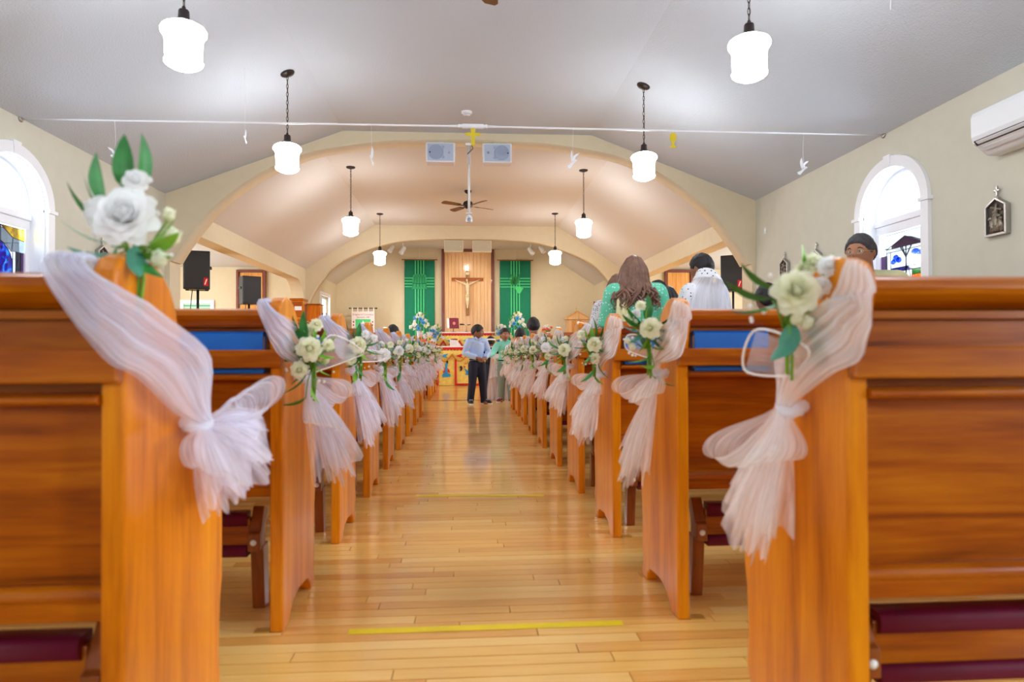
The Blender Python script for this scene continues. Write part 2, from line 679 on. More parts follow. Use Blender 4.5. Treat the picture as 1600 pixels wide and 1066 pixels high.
def ceiling_shell(x_e, z_e, x_f, z_f, y0, y1, mat):
    m = MB()
    t = 0.12
    poly = [(-x_e, z_e), (-x_f, z_f), (x_f, z_f), (x_e, z_e), (x_e + 0.3, z_e), (x_e + 0.3, z_f + t), (-x_e - 0.3, z_f + t), (-x_e - 0.3, z_e)]
    # concave bottom: build as three slabs
    m.box(-x_f, x_f, y0, y1, z_f, z_f + t)
    for s in (-1, 1):
        m.prism([(s * x_f, z_f), (s * (x_e + 0.3), z_e - 0.3 * (z_f - z_e) / (x_e - x_f)), (s * (x_e + 0.3), z_f + t), (s * x_f, z_f + t)], y0, y1, 'y')
    return m.build('ceiling', mat)


structure(ceiling_shell(WX, EAVE, FLATX, FLATZ, Y_REAR, Y_A1 + 0.02, CEIL), 'white textured nave ceiling with sloping sides', 'ceiling')
structure(ceiling_shell(CX, CEAVE, CFLATX, FLATZ, Y_A1 + 0.02, Y_A2 + 0.02, CEIL_W), 'warm white ceiling between the two arches', 'ceiling')
structure(ceiling_shell(CX, CEAVE, CFLATX, FLATZ, Y_A2 + 0.02, Y_END, CEIL_W), 'ceiling over the altar behind the far arch', 'ceiling')
for s in (-1, 1):
    o = MB().box(s * (CX + 0.25), s * TX, Y_A1 + A1_T, Y_A2, TCEIL, TCEIL + 0.1).build('ceiling', CEIL)
    structure(o, 'flat transept ceiling on the %s side' % ('left' if s < 0 else 'right'), 'ceiling')

# side walls of the nave with round-headed windows
WIN_Y = (5.575, 1.9, -1.3)
W_HALF, W_SILL, W_SPRING, W_RISE = 0.42, 0.98, 2.0, 0.36
WALL_T = 0.20


def arch_z(dy):
    return W_SPRING + W_RISE * sqrt(max(0.0, 1 - (dy / W_HALF) ** 2))


def nave_wall(s):
    m = MB()
    xi, xo = s * WX, s * (WX + WALL_T)
    top = EAVE + 0.02
    edges = [Y_REAR]
    for yc in sorted(WIN_Y):
        edges += [yc - W_HALF, yc + W_HALF]
    edges.append(Y_A1 + A1_T)
    for i in range(0, len(edges), 2):
        m.box(xi, xo, edges[i], edges[i + 1], 0, top)
    n = 20
    for yc in WIN_Y:
        m.box(xi, xo, yc - W_HALF, yc + W_HALF, 0, W_SILL)
        for k in range(n):
            a0, a1 = -cos(pi * k / n) * W_HALF, -cos(pi * (k + 1) / n) * W_HALF
            p = [(yc + a0, arch_z(a0)), (yc + a1, arch_z(a1)), (yc + a1, top), (yc + a0, top)]
            m.prism(p, xi, xo, 'x')
    return m.build('wall_left' if s < 0 else 'wall_right', WALL)


structure(nave_wall(-1), 'pale cream nave wall with a stained glass window', 'wall')
structure(nave_wall(1), 'pale cream nave wall carrying the silver plaques', 'wall')


# unseen rear wall behind the camera, its wide opening made for the fill
rw = MB()
rw.box(-WX - 0.2, -2.3, Y_REAR - 0.2, Y_REAR, 0, 3.6)
rw.box(2.3, WX + 0.2, Y_REAR - 0.2, Y_REAR, 0, 3.6)
rw.box(-2.3, 2.3, Y_REAR - 0.2, Y_REAR, 3.0, 3.6)
rw.box(-2.3, 2.3, Y_REAR - 0.2, Y_REAR, 0, 0.7)
structure(rw.build('unseen_wall_rear', WALL), 'unseen rear nave wall with a wide opening for added fill light', 'wall')

# ---- the two arched cross walls
A1P = [(0, 3.380), (0.7, 3.362), (1.0, 3.345), (1.35, 3.298), (1.8, 3.222), (2.1, 3.125), (2.5, 2.935), (3.0, 2.56), (3.35, 2.13), (3.515, 1.868)]
A2P = [(0, 3.183), (0.65, 3.172), (1.3, 3.136), (1.8, 3.040), (2.38, 2.83), (2.82, 2.58), (3.09, 2.26), (3.29, 1.93), (3.345, 1.70)]


def arch_wall(prof, top_fn, y0, y1, xmax, base, mat, name):
    half = cat(prof, 40)
    m = MB()
    pts = [(-x, z) for x, z in half[::-1]] + half[1:]
    n = len(pts)
    vs, fs = [], []
    for x, z in pts:
        t = max(top_fn(abs(x)), z + 0.02)
        vs += [(x, y0, z), (x, y0, t), (x, y1, z), (x, y1, t)]
    for i in range(n - 1):
        a, b = 4 * i, 4 * (i + 1)
        fs += [(a, b, b + 1, a + 1), (a + 2, a + 3, b + 3, b + 2), (a, a + 2, b + 2, b), (a + 1, b + 1, b + 3, a + 3)]
    b0 = len(m.f)
    m.add(vs, fs)
    for i in range(b0, len(m.f)):
        if (i - b0) % 4 == 2:
            m.sm[i] = True
    xe, ze = half[-1]
    for s in (-1, 1):
        m.box(s * xe, s * xmax, y0, y1, ze, 3.55)
        m.box(s * base, s * xmax, y0, y1, 0, ze)
    return m.build(name, mat)


def top1(x):
    return FLATZ + 0.03 if x < FLATX else FLATZ + 0.03 - (x - FLATX) * (FLATZ - EAVE) / (WX - FLATX)


def top2(x):
    return FLATZ + 0.03 if x < CFLATX else FLATZ + 0.03 - (x - CFLATX) * (FLATZ - CEAVE) / (CX - CFLATX)


structure(arch_wall(A1P, lambda x: 3.6, Y_A1, Y_A1 + A1_T, 3.85, 3.545, WALL_W, 'wall_nearer_arch'), 'cream wall with the nearer wide arch', 'wall')
structure(arch_wall(A2P, lambda x: 3.6, Y_A2, Y_A2 + A2_T, TX, 3.345, WALL_W, 'wall_farther_arch'), 'cream wall with the far chancel arch', 'wall')

# ---- transepts: beams with a rounded far corner, outer walls
for s in (-1, 1):
    side = 'left' if s < 0 else 'right'
    y0, y1 = Y_A1 + A1_T, Y_A2
    pr = [(y0, 2.25), (13.85, 2.25)]
    for k in range(1, 13):
        a = pi / 2 * k / 12
        pr.append((13.85 + 0.55 * sin(a), 2.25 - 0.55 * (1 - cos(a))))
    pr += [(14.4, 0.0), (y1, 0.0), (y1, 2.80), (y0, 2.80)]
    b = MB().prism(pr, s * CX, s * (CX + 0.25), 'x').build('trim_1' if s < 0 else 'trim_2', WALL_W)
    structure(b, 'cream beam over the %s transept opening' % side, 'beam')
    m = MB()
    m.box(s * TX, s * (TX + 0.15), y0, 9.2, 0, TCEIL)
    m.box(s * TX, s * (TX + 0.15), 13.6, y1, 0, TCEIL)
    m.box(s * TX, s * (TX + 0.15), 9.2, 13.6, 0, 0.8)
    m.box(s * TX, s * (TX + 0.15), 9.2, 13.6, 2.45, TCEIL)
    m.box(s * 3.8, s * (TX + 0.15), y0 - 0.15, y0, 0, TCEIL)
    structure(m.build('wall_transept_%s' % side, WALL_W), 'cream outer wall of the %s transept' % side, 'wall')

    c = MB()  # boards added so the view through the glass stays white
    for k in range(14):
        c.box(s * (WX + WALL_T + .02), s * (TX + 0.15), y0 - 0.185 - (.012 if k % 2 else 0), y0 - 0.15, k * .19, k * .19 + .185)
    o = c.build('wall_outside_%s' % side, WHITE)
    o['kind'] = 'stuff'
    structure(o, 'white boards added outside the %s window to whiten its view' % side, 'wall')

# ---- chancel
bw = MB().box(-CX - 0.2, CX + 0.2, Y_END, Y_END + 0.15, 0, 3.6).build('wall_back', WALL_W)
structure(bw, 'warm cream wall behind the altar', 'wall')
m = MB()
xl0, xl1 = -CX, -CX - 0.15
m.box(xl0, xl1, Y_A2 + A2_T, 15.95, 0, 2.7)
m.box(xl0, xl1, 16.95, Y_END, 0, 2.7)
m.box(xl0, xl1, 15.95, 16.95, 0, 0.7)
m.box(xl0, xl1, 15.95, 16.95, 2.10, 2.7)
structure(m.build('wall_chancel_left', WALL_W), 'chancel side wall with a narrow bright window', 'wall')
structure(MB().box(CX, CX + 0.15, Y_A2 + A2_T, Y_END, 0, 2.7).build('wall_chancel_right', WALL_W), 'chancel side wall with the red lamp', 'wall')

w = thing('window_3', 'narrow white framed window beside the altar', 'window', (-CX, 16.45, 0))
w['kind'] = 'structure'
m = MB()
for a, b_ in ((-0.56, -0.48), (0.48, 0.56)):
    m.box(-0.01, 0.035, a, b_, 0.62, 2.18)
m.box(-0.01, 0.035, -0.48, 0.48, 2.10, 2.18)
m.box(-0.01, 0.05, -0.6, 0.6, 0.55, 0.62)
m.build('casing', WHITE, w, 0.006)
m = MB()
for a, b_ in ((-0.5, -0.44), (0.44, 0.5), (-0.03, 0.03)):
    m.box(-0.12, -0.06, a, b_, 0.7, 2.1)
m.box(-0.118, -0.062, -0.44, 0.44, 0.70, 0.76)
m.box(-0.118, -0.062, -0.44, 0.44, 2.04, 2.10)
m.build('sash', WHITE, w)
for a, b_ in ((-0.44, -0.03), (0.03, 0.44)):
    MB().box(-0.095, -0.09, a, b_, 0.76, 2.04).build('pane', GLASS, w)


# ------------------------------------------------------------------ nave windows
def ell(n, hw, rise, grow, y0=0.0):
    return [(-(hw + grow) * cos(pi * k / n), W_SPRING + (rise + grow) * sin(pi * k / n)) for k in range(n + 1)]


LEADM = plain('lead_came', lin(40, 38, 44), 0.6)
SG = {
    'white': glass_mat('opal_white_glass', (0.80, 0.84, 0.86, 1)),
    'frost': glass_mat('frosted_glass', (0.36, 0.40, 0.44, 1)),
    'yellow': glass_mat('amber_glass', (0.6, 0.4, 0.03, 1), 0.08, [(0.30, 0.17, 0.005, 1), (0.75, 0.60, 0.05, 1), (0.9, 0.8, 0.3, 1)], 7),
    'globe': glass_mat('swirled_violet_glass', (0.1, 0.08, 0.5, 1), 0.08, [(0.02, 0.01, 0.10, 1), (0.10, 0.03, 0.40, 1), (0.03, 0.08, 0.55, 1), (0.05, 0.45, 0.75, 1), (0.65, 0.55, 0.85, 1)], 11),
    'dark': glass_mat('smoky_dark_glass', (0.05, 0.03, 0.07, 1)),
    'mauve': glass_mat('mauve_glass', (0.14, 0.08, 0.16, 1)),
    'sky': glass_mat('pale_sky_glass', (0.9, 0.95, 1.0, 1)),
    'cloud': glass_mat('blue_cloud_glass', (0.05, 0.16, 0.8, 1), 0.08, [(0.01, 0.05, 0.5, 1), (0.05, 0.25, 0.85, 1), (0.6, 0.8, 1, 1)], 30),
    'green': glass_mat('green_glass', (0.01, 0.35, 0.10, 1)),
    'orange': glass_mat('orange_glass', (0.9, 0.30, 0.03, 1), 0.08, [(0.75, 0.08, 0.02, 1), (0.95, 0.45, 0.05, 1), (1, 0.75, 0.2, 1)], 26),
    'red': glass_mat('red_glass', (0.8, 0.06, 0.03, 1), 0.08, [(0.5, 0.02, 0.03, 1), (0.9, 0.15, 0.05, 1)], 26),
    'navy': glass_mat('navy_glass', (0.03, 0.06, 0.35, 1)),
    'brown': glass_mat('brown_glass', (0.06, 0.03, 0.05, 1)),
}


def nave_window(s, yc, idx, label):
    """Local frame: x = out of the room (mirrored by s), y along the wall."""
    w = thing('window_%d' % idx, label, 'window', (s * WX, yc, 0))
    w['kind'] = 'structure'
    n = 28
    inner = ell(n, W_HALF, W_RISE, -0.005)
    outer = ell(n, W_HALF, W_RISE, 0.085)

    def band(a, b, x0, x1, name):
        m = MB()
        for k in range(len(a) - 1):
            m.prism([a[k], a[k + 1], b[k + 1], b[k]], s * x0, s * x1, 'x')
        return m.build(name, WHITE, w)
    band(inner, outer, -0.03, 0.01, 'casing')
    m = MB()
    for q in (-1, 1):
        m.box(s * -0.03, s * 0.01, q * (W_HALF - 0.005), q * (W_HALF + 0.085), W_SILL - 0.08, W_SPRING)
        m.box(s * -0.045, s * 0.01, q * (W_HALF - 0.012), q * (W_HALF + 0.105), W_SPRING - 0.028, W_SPRING)
    m.box(s * -0.06, s * 0.01, -W_HALF - 0.12, W_HALF + 0.12, W_SILL - 0.08, W_SILL)
    m.build('casing_leg', WHITE, w)
    MB().prism([(-0.035, W_SPRING + W_RISE - 0.01), (0.035, W_SPRING + W_RISE - 0.01), (0.045, W_SPRING + W_RISE + 0.10), (-0.045, W_SPRING + W_RISE + 0.10)], s * -0.04, s * 0.01, 'x').build('keystone', WHITE, w)
    # white lined reveal
    m = MB()
    lin_i = [(-(W_HALF - 0.012), W_SILL)] + ell(n, W_HALF, W_RISE, -0.012) + [((W_HALF - 0.012), W_SILL)]
    lin_o = [(-(W_HALF - 0.002), W_SILL)] + ell(n, W_HALF, W_RISE, -0.002) + [((W_HALF - 0.002), W_SILL)]
    for k in range(len(lin_i) - 1):
        m.prism([lin_i[k], lin_i[k + 1], lin_o[k + 1], lin_o[k]], 0, s * 0.2, 'x')
    m.box(0, s * 0.2, -W_HALF, W_HALF, W_SILL, W_SILL + 0.01)
    m.build('jamb_lining', WHITE, w)
    # sash at the outer side
    a = ell(n, W_HALF, W_RISE, -0.065)
    b_ = ell(n, W_HALF, W_RISE, -0.012)
    m = MB()
    for k in range(n):
        m.prism([a[k], a[k + 1], b_[k + 1], b_[k]], s * 0.12, s * 0.17, 'x')
    for q in (-1, 1):
        m.box(s * 0.12, s * 0.17, q * (W_HALF - 0.065), q * (W_HALF - 0.012), W_SILL + 0.01, W_SPRING)
    m.box(s * 0.122, s * 0.168, -W_HALF + 0.066, W_HALF - 0.066, W_SILL + 0.011, W_SILL + 0.07)
    m.build('sash', WHITE, w)
    m = MB()
    m.box(s * 0.10, s * 0.17, -W_HALF + 0.012, W_HALF - 0.012, 1.90, 1.955)
    m.box(s * 0.115, s * 0.17, -W_HALF + 0.012, W_HALF - 0.012, 1.825, 1.90)
    m.build('transom', WHITE, w, 0.006)
    up = [(-W_HALF + 0.05, 1.95)] + ell(n, W_HALF, W_RISE, -0.05) + [(W_HALF - 0.05, 1.95)]
    MB().prism(up, s * 0.145, s * 0.15, 'x').build('pane', GLASS, w)
    return w


def stained(w, s, pieces, x=0.135):
    """pieces: (glass kind, [(y, z) outline]) in the window's own frame; thin lead came round each."""
    lead = MB()
    for kind, poly in pieces:
        MB().prism(poly, s * x, s * (x + 0.004), 'x').build('stained_pane', SG[kind], w)
        pts = [(s * (x - 0.001), a, b) for a, b in poly]
        lead.tube(pts, 0.0032, 5, closed=True)
    lead.build('lead_came', LEADM, w)


def disc(cy, cz, ry, rz, n=20, a0=0.0, a1=2 * pi):
    return [(cy + ry * cos(a0 + (a1 - a0) * k / n), cz + rz * sin(a0 + (a1 - a0) * k / n)) for k in range(n + (0 if a1 - a0 > 6.2 else 1))]


# left window: local y = +0.36 is the edge towards the altar (right edge in the picture)
wl = nave_window(-1, WIN_Y[0], 1, 'round-headed window with a violet globe in stained glass')
stained(wl, -1, [
    ('yellow', [(0.07, 1.815), (0.36, 1.815), (0.36, 1.72), (0.22, 1.73), (0.12, 1.785)]),
    ('yellow', [(-0.36, 1.815), (-0.07, 1.815), (-0.12, 1.785), (-0.22, 1.73), (-0.36, 1.72)]),
    ('frost', [(-0.07, 1.815), (0.07, 1.815), (0.05, 1.79), (0.0, 1.76), (-0.05, 1.79)]),
    ('frost', [(0.0, 1.76), (0.05, 1.79), (0.07, 1.815), (0.07, 1.69), (0.0, 1.695)]),
    ('frost', [(-0.07, 1.815), (-0.05, 1.79), (0.0, 1.76), (0.0, 1.695), (-0.07, 1.69)]),
    ('frost', [(0.07, 1.80), (0.12, 1.785), (0.22, 1.73), (0.20, 1.61), (0.14, 1.66), (0.07, 1.69)]),
    ('frost', [(-0.22, 1.73), (-0.12, 1.785), (-0.07, 1.80), (-0.07, 1.69), (-0.14, 1.66), (-0.20, 1.61)]),
    ('frost', [(0.22, 1.73), (0.36, 1.72), (0.36, 1.62), (0.21, 1.62)]),
    ('frost', [(-0.36, 1.72), (-0.22, 1.73), (-0.21, 1.62), (-0.36, 1.62)]),
    ('globe', disc(0, 1.50, 0.215, 0.195, 24)),
    ('white', [(0.215, 1.62), (0.255, 1.62), (0.255, 1.06), (0.215, 1.06)]),
    ('dark', [(0.255, 1.62), (0.32, 1.62), (0.32, 1.06), (0.255, 1.06)]),
    ('mauve', [(0.32, 1.62), (0.36, 1.62), (0.36, 1.06), (0.32, 1.06)]),
    ('white', [(-0.255, 1.62), (-0.215, 1.62), (-0.215, 1.06), (-0.255, 1.06)]),
    ('dark', [(-0.32, 1.62), (-0.255, 1.62), (-0.255, 1.06), (-0.32, 1.06)]),
    ('mauve', [(-0.36, 1.62), (-0.32, 1.62), (-0.32, 1.06), (-0.36, 1.06)]),
    ('white', [(-0.215, 1.32), (0.215, 1.32), (0.215, 1.27), (-0.215, 1.30)]),
    ('brown', [(-0.215, 1.30), (0.215, 1.27), (0.215, 1.06), (-0.215, 1.06)]),
])
m = MB()
for (a, b_, t) in ((0.287, 1.36, 0.0), (0.275, 1.33, 0.9), (0.30, 1.33, -0.9), (0.28, 1.30, 2.2), (0.296, 1.30, -2.2)):
    m.prism([(a + 0.012 * cos(t + q * pi / 4) * (1.6 if q % 4 == 2 else 0.7), b_ + 0.014 * sin(t + q * pi / 4) * (1.6 if q % 4 == 2 else 0.7)) for q in range(8)], 0.128 * -1, 0.132 * -1, 'x')
m.prism([(0.283, 1.37), (0.289, 1.37), (0.297, 1.56), (0.291, 1.56)], -0.128, -0.132, 'x')
m.prism([(0.262, 1.42), (0.274, 1.40), (0.284, 1.50), (0.276, 1.56), (0.264, 1.52)], -0.128, -0.132, 'x')
m.build('lily_pane', SG['white'], wl)

# right window: local y = -0.36 is the nearer edge (right edge in the picture)
wr = nave_window(1, WIN_Y[0], 2, 'round-headed window with a bright landscape in stained glass')
stained(wr, 1, [(kk, [(a, b if b > 1.8 or b < 1.12 else b + .03) for a, b in pp]) for kk, pp in [
    ('white', [(-0.36, 1.815), (0.36, 1.815), (0.36, 1.66), (0.26, 1.66), (0.02, 1.745), (-0.21, 1.66), (-0.36, 1.66)]),
    ('mauve', [(0.20, 1.68), (0.02, 1.74), (-0.06, 1.725), (-0.19, 1.68), (-0.19, 1.655), (0.20, 1.655)]),
    ('white', [(-0.30, 1.655), (0.27, 1.655), (0.27, 1.625), (-0.30, 1.625)]),
    ('white', [(0.27, 1.66), (0.36, 1.66), (0.36, 1.60), (0.27, 1.60)]),
    ('mauve', [(0.27, 1.60), (0.36, 1.60), (0.36, 1.46), (0.27, 1.46)]),
    ('red', [(0.27, 1.46), (0.36, 1.46), (0.36, 1.10), (0.27, 1.10)]),
    ('white', [(0.215, 1.625), (0.27, 1.625), (0.27, 1.10), (0.215, 1.10)]),
    ('sky', [(0.0, 1.625), (0.215, 1.625), (0.215, 1.48), (0.0, 1.48)]),
    ('sky', [(-0.20, 1.625), (0.0, 1.625), (0.0, 1.48), (-0.20, 1.48)]),
    ('navy', [(-0.20, 1.48), (0.215, 1.48), (0.215, 1.445), (-0.20, 1.445)]),
    ('green', [(0.06, 1.445), (0.215, 1.445), (0.215, 1.36), (0.06, 1.37)]),
    ('green', [(-0.20, 1.445), (-0.07, 1.445), (-0.07, 1.40), (-0.20, 1.40)]),
    ('orange', [(-0.20, 1.40), (-0.07, 1.40), (-0.04, 1.28), (-0.20, 1.28)]),
    ('orange', [(0.06, 1.37), (0.215, 1.36), (0.215, 1.28), (0.08, 1.28)]),
    ('white', [(-0.04, 1.28), (0.08, 1.28), (0.05, 1.40), (0.02, 1.47), (-0.02, 1.47), (-0.05, 1.40)]),
    ('brown', [(-0.20, 1.28), (0.215, 1.28), (0.215, 1.10), (-0.20, 1.10)]),
    ('white', [(-0.27, 1.625), (-0.20, 1.625), (-0.20, 1.10), (-0.27, 1.10)]),
    ('mauve', [(-0.36, 1.66), (-0.27, 1.66), (-0.27, 1.50), (-0.36, 1.50)]),
    ('red', [(-0.36, 1.50), (-0.27, 1.50), (-0.27, 1.30), (-0.36, 1.30)]),
    ('green', [(-0.36, 1.30), (-0.27, 1.30), (-0.27, 1.10), (-0.36, 1.10)]),
]])
m = MB()
for cy, cz, ry, rz in ((0.14, 1.56, 0.045, 0.035), (0.10, 1.545, 0.04, 0.025), (0.175, 1.535, 0.03, 0.022), (-0.12, 1.59, 0.05, 0.026), (-0.17, 1.575, 0.028, 0.022), (0.15, 1.465, 0.05, 0.014)):
    m.prism(disc(cy, cz + .03, ry, rz, 14), 0.129, 0.133, 'x')
m.build('cloud_pane', SG['cloud'], wr)
m = MB()
for a, b_, c, d in ((0.0, 1.655, 0.0, 1.40), (0.0, 1.56, 0.07, 1.65), (0.0, 1.56, -0.07, 1.65), (0.0, 1.56, 0.05, 1.655)):
    m.tube([(0.13, a, b_ + .03), (0.13, c, d + .03)], 0.006, 6)
m.build('timber_came', SG['brown'], wr)
i = 4
for s in (-1, 1):
    for yc in WIN_Y[1:]:
        nave_window(s, yc, i, 'clear round-headed side window behind the nearest pews')
        i += 1

# ------------------------------------------------------------------ floor boards
PW = 0.0572
rng = random.Random(11)
cand, rest = [], []
nrow = int((Y_END - 0.3) / PW)
for r in range(nrow):
    y0 = 0.3 + r * PW
    y1 = y0 + PW - 0.0012
    xlim = WX - 0.02 if y0 < Y_A1 + 0.1 else (TX - 0.05 if Y_A1 + A1_T < y0 < Y_A2 - 0.1 else CX - 0.02)
    if Y_A1 - 0.1 < y0 < Y_A1 + A1_T + 0.1 or Y_A2 - 0.1 < y0 < Y_A2 + A2_T:
        xlim = 3.3
    x = -xlim - rng.uniform(0, 0.9)
    while x < xlim:
        ln = rng.choice((0.38, 0.5, 0.62, 0.75, 0.9, 1.1, 1.3))
        a, b_ = max(x, -xlim), min(x + ln, xlim)
        x += ln
        if b_ - a < 0.03:
            continue
        tone = min(1, max(0, rng.gauss(0.36, 0.19)))
        vis = max(0, min(b_, 0.62) - max(a, -0.62))
        if y0 > 1.45 and vis > 0.02 and y0 < 6.5:
            cand.append((vis / y0 ** 3, a, b_ - 0.0014, y0, y1, tone))
        else:
            rest.append((a, b_ - 0.0014, y0, y1, tone))
cand.sort(reverse=True)
rest += [c[1:] for c in cand[290:]]


def plank_mesh(m, a, b_, y0, y1, rise):
    c = 0.0016
    z0, z1 = -0.0135, rise
    vs = [(a, y0, z0), (b_, y0, z0), (b_, y1, z0), (a, y1, z0), (a + c * .4, y0 + c, z1), (b_ - c * .4, y0 + c, z1), (b_ - c * .4, y1 - c, z1), (a + c * .4, y1 - c, z1)]
    m.add(vs, [(4, 5, 6, 7), (0, 1, 5, 4), (1, 2, 6, 5), (2, 3, 7, 6), (3, 0, 4, 7)])


def tone_attr(me, tones, per):
    at = me.attributes.new('tone', 'FLOAT', 'FACE')
    at.data.foreach_set('value', [t for t in tones for _ in range(per)])


for _, a, b_, y0, y1, tone in cand[:290]:
    m = MB()
    plank_mesh(m, a, b_, y0, y1, rng.uniform(-0.0006, 0.0))
    o = m.build('plank', FLOOR_M, floor)
    tone_attr(o.data, [tone], 5)
m = MB()
for a, b_, y0, y1, tone in rest:
    plank_mesh(m, a, b_, y0, y1, rng.uniform(-0.0006, 0.0))
o = m.build('planking', FLOOR_M, floor)
tone_attr(o.data, [r[4] for r in rest], 5)
o['kind'] = 'stuff'
o = MB().box(-CX, CX, 10.80, 10.84, -0.001, 0.004).build('trim_3', plain('brown_threshold', lin(120, 84, 50), 0.5))
structure(o, 'thin brown threshold strip across the aisle floor', 'threshold')


def tape(pts, w, label, name='floor_tape'):
    (x0, y0), (x1, y1) = pts
    d = Vector((x1 - x0, y1 - y0, 0)).normalized()
    nn = Vector((-d.y, d.x, 0)) * (w / 2)
    m = MB()
    def f(u, v):
        x, y = x0 + (x1 - x0) * u, y0 + (y1 - y0) * u
        return (x + nn.x * (2 * v - 1), y + nn.y * (2 * v - 1), 0.0012)
    m.grid(f, 24, 1, smooth=False)
    o = m.build(name, YELLOWT)
    so = o.modifiers.new('thickness', 'SOLIDIFY')
    so.thickness = 0.0006
    tag(o, label, 'tape')


tape([(-0.386, 1.965), (0.404, 1.967)], 0.036, 'bright yellow tape strip across the aisle between the second pews')
tape([(-0.325, 3.77), (0.375, 3.71)], 0.036, 'faded yellow tape strip across the aisle by the fourth pews')
# ------------------------------------------------------------------ pews
AX = 0.572
PEW_L = 2.62
END_PROFILE = [(0, 0), (0, .45), (0, .80), (-.018, .86), (-.030, .895), (-.026, .922), (-.008, .942), (.020, .953), (.055, .957), (.095, .950), (.13, .934),
               (.162, .908), (.185, .875), (.196, .84), (.203, .80), (.220, .755), (.262, .69), (.325, .63), (.385, .575), (.412, .52), (.420, .46),
               (.420, .32), (.408, .27), (.402, .18), (.410, .10), (.392, .062), (.410, .026), (.405, 0), (.35, 0), (.338, .03), (.305, .05), (.2, .058), (.12, .045), (.082, .012), (.075, 0)]


def pew(q):
    """q=+1 pew right of the aisle, -1 left; origin on the aisle face of the end, at the back edge, on the floor."""
    r = thing('pew', 'x', 'pew')
    t, L = 0.036, PEW_L
    MB().prism(END_PROFILE, 0, q * t, 'x').build('end_panel', OAK_V, r, 0.005)
    MB().prism(END_PROFILE, q * (L - t), q * L, 'x').build('end_panel', OAK_V, r, 0.005)
    MB().box(q * t, q * (L - t), .046, .066, .42, .885).build('back_panel', OAK_H, r)
    rail = [(-.012, .890), (-.016, .900), (-.012, .914), (.0, .920), (.08, .920), (.09, .912), (.09, .880), (.02, .866), (.006, .874)]
    MB().prism(rail, q * t, q * (L - t), 'x').build('top_rail', OAK_H, r, 0.003)
    m = MB()
    m.prism([(.046, .735), (-.0, .735), (-.012, .730), (-.012, .722), (0, .717), (.046, .717)], q * t, q * (L - t), 'x')
    m.prism([(.046, .85), (.03, .85), (.03, .866), (.046, .866)], q * t, q * (L - t), 'x')
    m.build('rack_shelf', OAK_H, r, 0.002)
    MB().box(0, q * L, -.024, -.0005, .752, .803).build('rack_rail', OAK_H, r, 0.004)
    m = MB()
    m.prism([(.066, .377), (.03, .377), (.03, .408), (.022, .412), (.018, .42), (.022, .429), (.032, .434), (.066, .434)], q * t, q * (L - t), 'x')
    m.build('bottom_rail', OAK_H, r, 0.003)
    MB().box(q * t, q * (L - t), .066, .46, .425, .45).build('seat', OAK_H, r, 0.006)
    MB().box(q * t, q * (t + .045), -.002, .03, 0, .004).build('floor_bracket', GOLD, r)
    # folded kneeler under the pew
    kn = MB().box(q * .142, q * (L - .142), .165, .195, .185, .285).build('kneeler', OAK_H, r, 0.004)
    for z0, z1 in ((.262, .304), (.168, .204)):
        m = MB()
        pr = []
        for k in range(13):
            a = pi / 2 + pi * k / 12
            pr.append((.162 + .012 * cos(a), (z0 + z1) / 2 + (z1 - z0) / 2 * sin(a)))
        pr += [(.20, z0), (.20, z1)]
        m.prism(pr, q * .15, q * (L - .15), 'x', smooth=True)
        m.build('kneeler_pad', MAROON, kn)
    for x in (.104, L / 2, L - .142):
        m = MB()
        m.prism([(.19, 0), (.235, 0), (.225, .20), (.165, .20)], q * x, q * (x + .038), 'x')
        m.build('kneeler_leg', OAK_LEG, kn, 0.003)
        m = MB()
        m.prism([(.135, .19), (.20, .19), (.20, .25), (.23, .305), (.19, .318), (.15, .25), (.135, .245)], q * (x + .002), q * (x + .036), 'x')
        m.build('kneeler_hinge', OAK_LEG, kn, 0.003)
        xb = q * (x + .019)
        MB().lathe([(0, 0), (.0095, 0), (.0095, .003), (.006, .006), (0, .007)], 14, T=Matrix.Translation((xb, .136, .218)) @ Matrix.Rotation(pi / 2, 4, 'X')).build('bolt_cap', BOLT, kn)
    return r


ROWS = [1.075] + [1.976 + .879 * k for k in range(9)]
LEFT_Y = ROWS[:9] + [11.0, 11.88, 12.76]
RIGHT_Y = ROWS
ORD = ['first', 'second', 'third', 'fourth', 'fifth', 'sixth', 'seventh', 'eighth', 'ninth', 'tenth', 'eleventh', 'twelfth']
for q, ys in ((-1, LEFT_Y), (1, RIGHT_Y)):
    side = 'left' if q < 0 else 'right'
    proto = pew(q)
    for i, y in enumerate(ys):
        o = proto if i == 0 else copy_tree(proto)
        ax = AX if y < 10.5 else 0.615
        o.location = (q * ax, y, 0)
        o['label'] = 'oak pew %s of the aisle, %s' % (side, ORD[i] + ' row back from the camera' if y < 10.5 else ['first', 'second', 'last'][i - 9] + ' row of the altar group')
        o['group'] = 'oak pews %s of the aisle' % side


def hymnal_proto():
    r = thing('hymnal', 'x', 'book')
    w, h, t = .228, .120, .034
    m = MB()
    pr = [(-t / 2, 0), (-t / 2, h - .012)]
    for k in range(1, 12):
        a = pi - pi * k / 12
        pr.append((t / 2 * cos(a), h - .012 + .012 * sin(a)))
    pr += [(t / 2, h - .012), (t / 2, 0), (t / 2 - .003, 0), (t / 2 - .003, h - .014), (-t / 2 + .003, h - .014), (-t / 2 + .003, 0)]
    m.prism(pr, -w / 2, w / 2, 'x')
    m.build('cover', BOOKBLUE, r, 0.0015)
    MB().box(-w / 2 + .004, w / 2 - .004, -t / 2 + .003, t / 2 - .003, .004, h - .014).build('pages', PAGES, r)
    return r


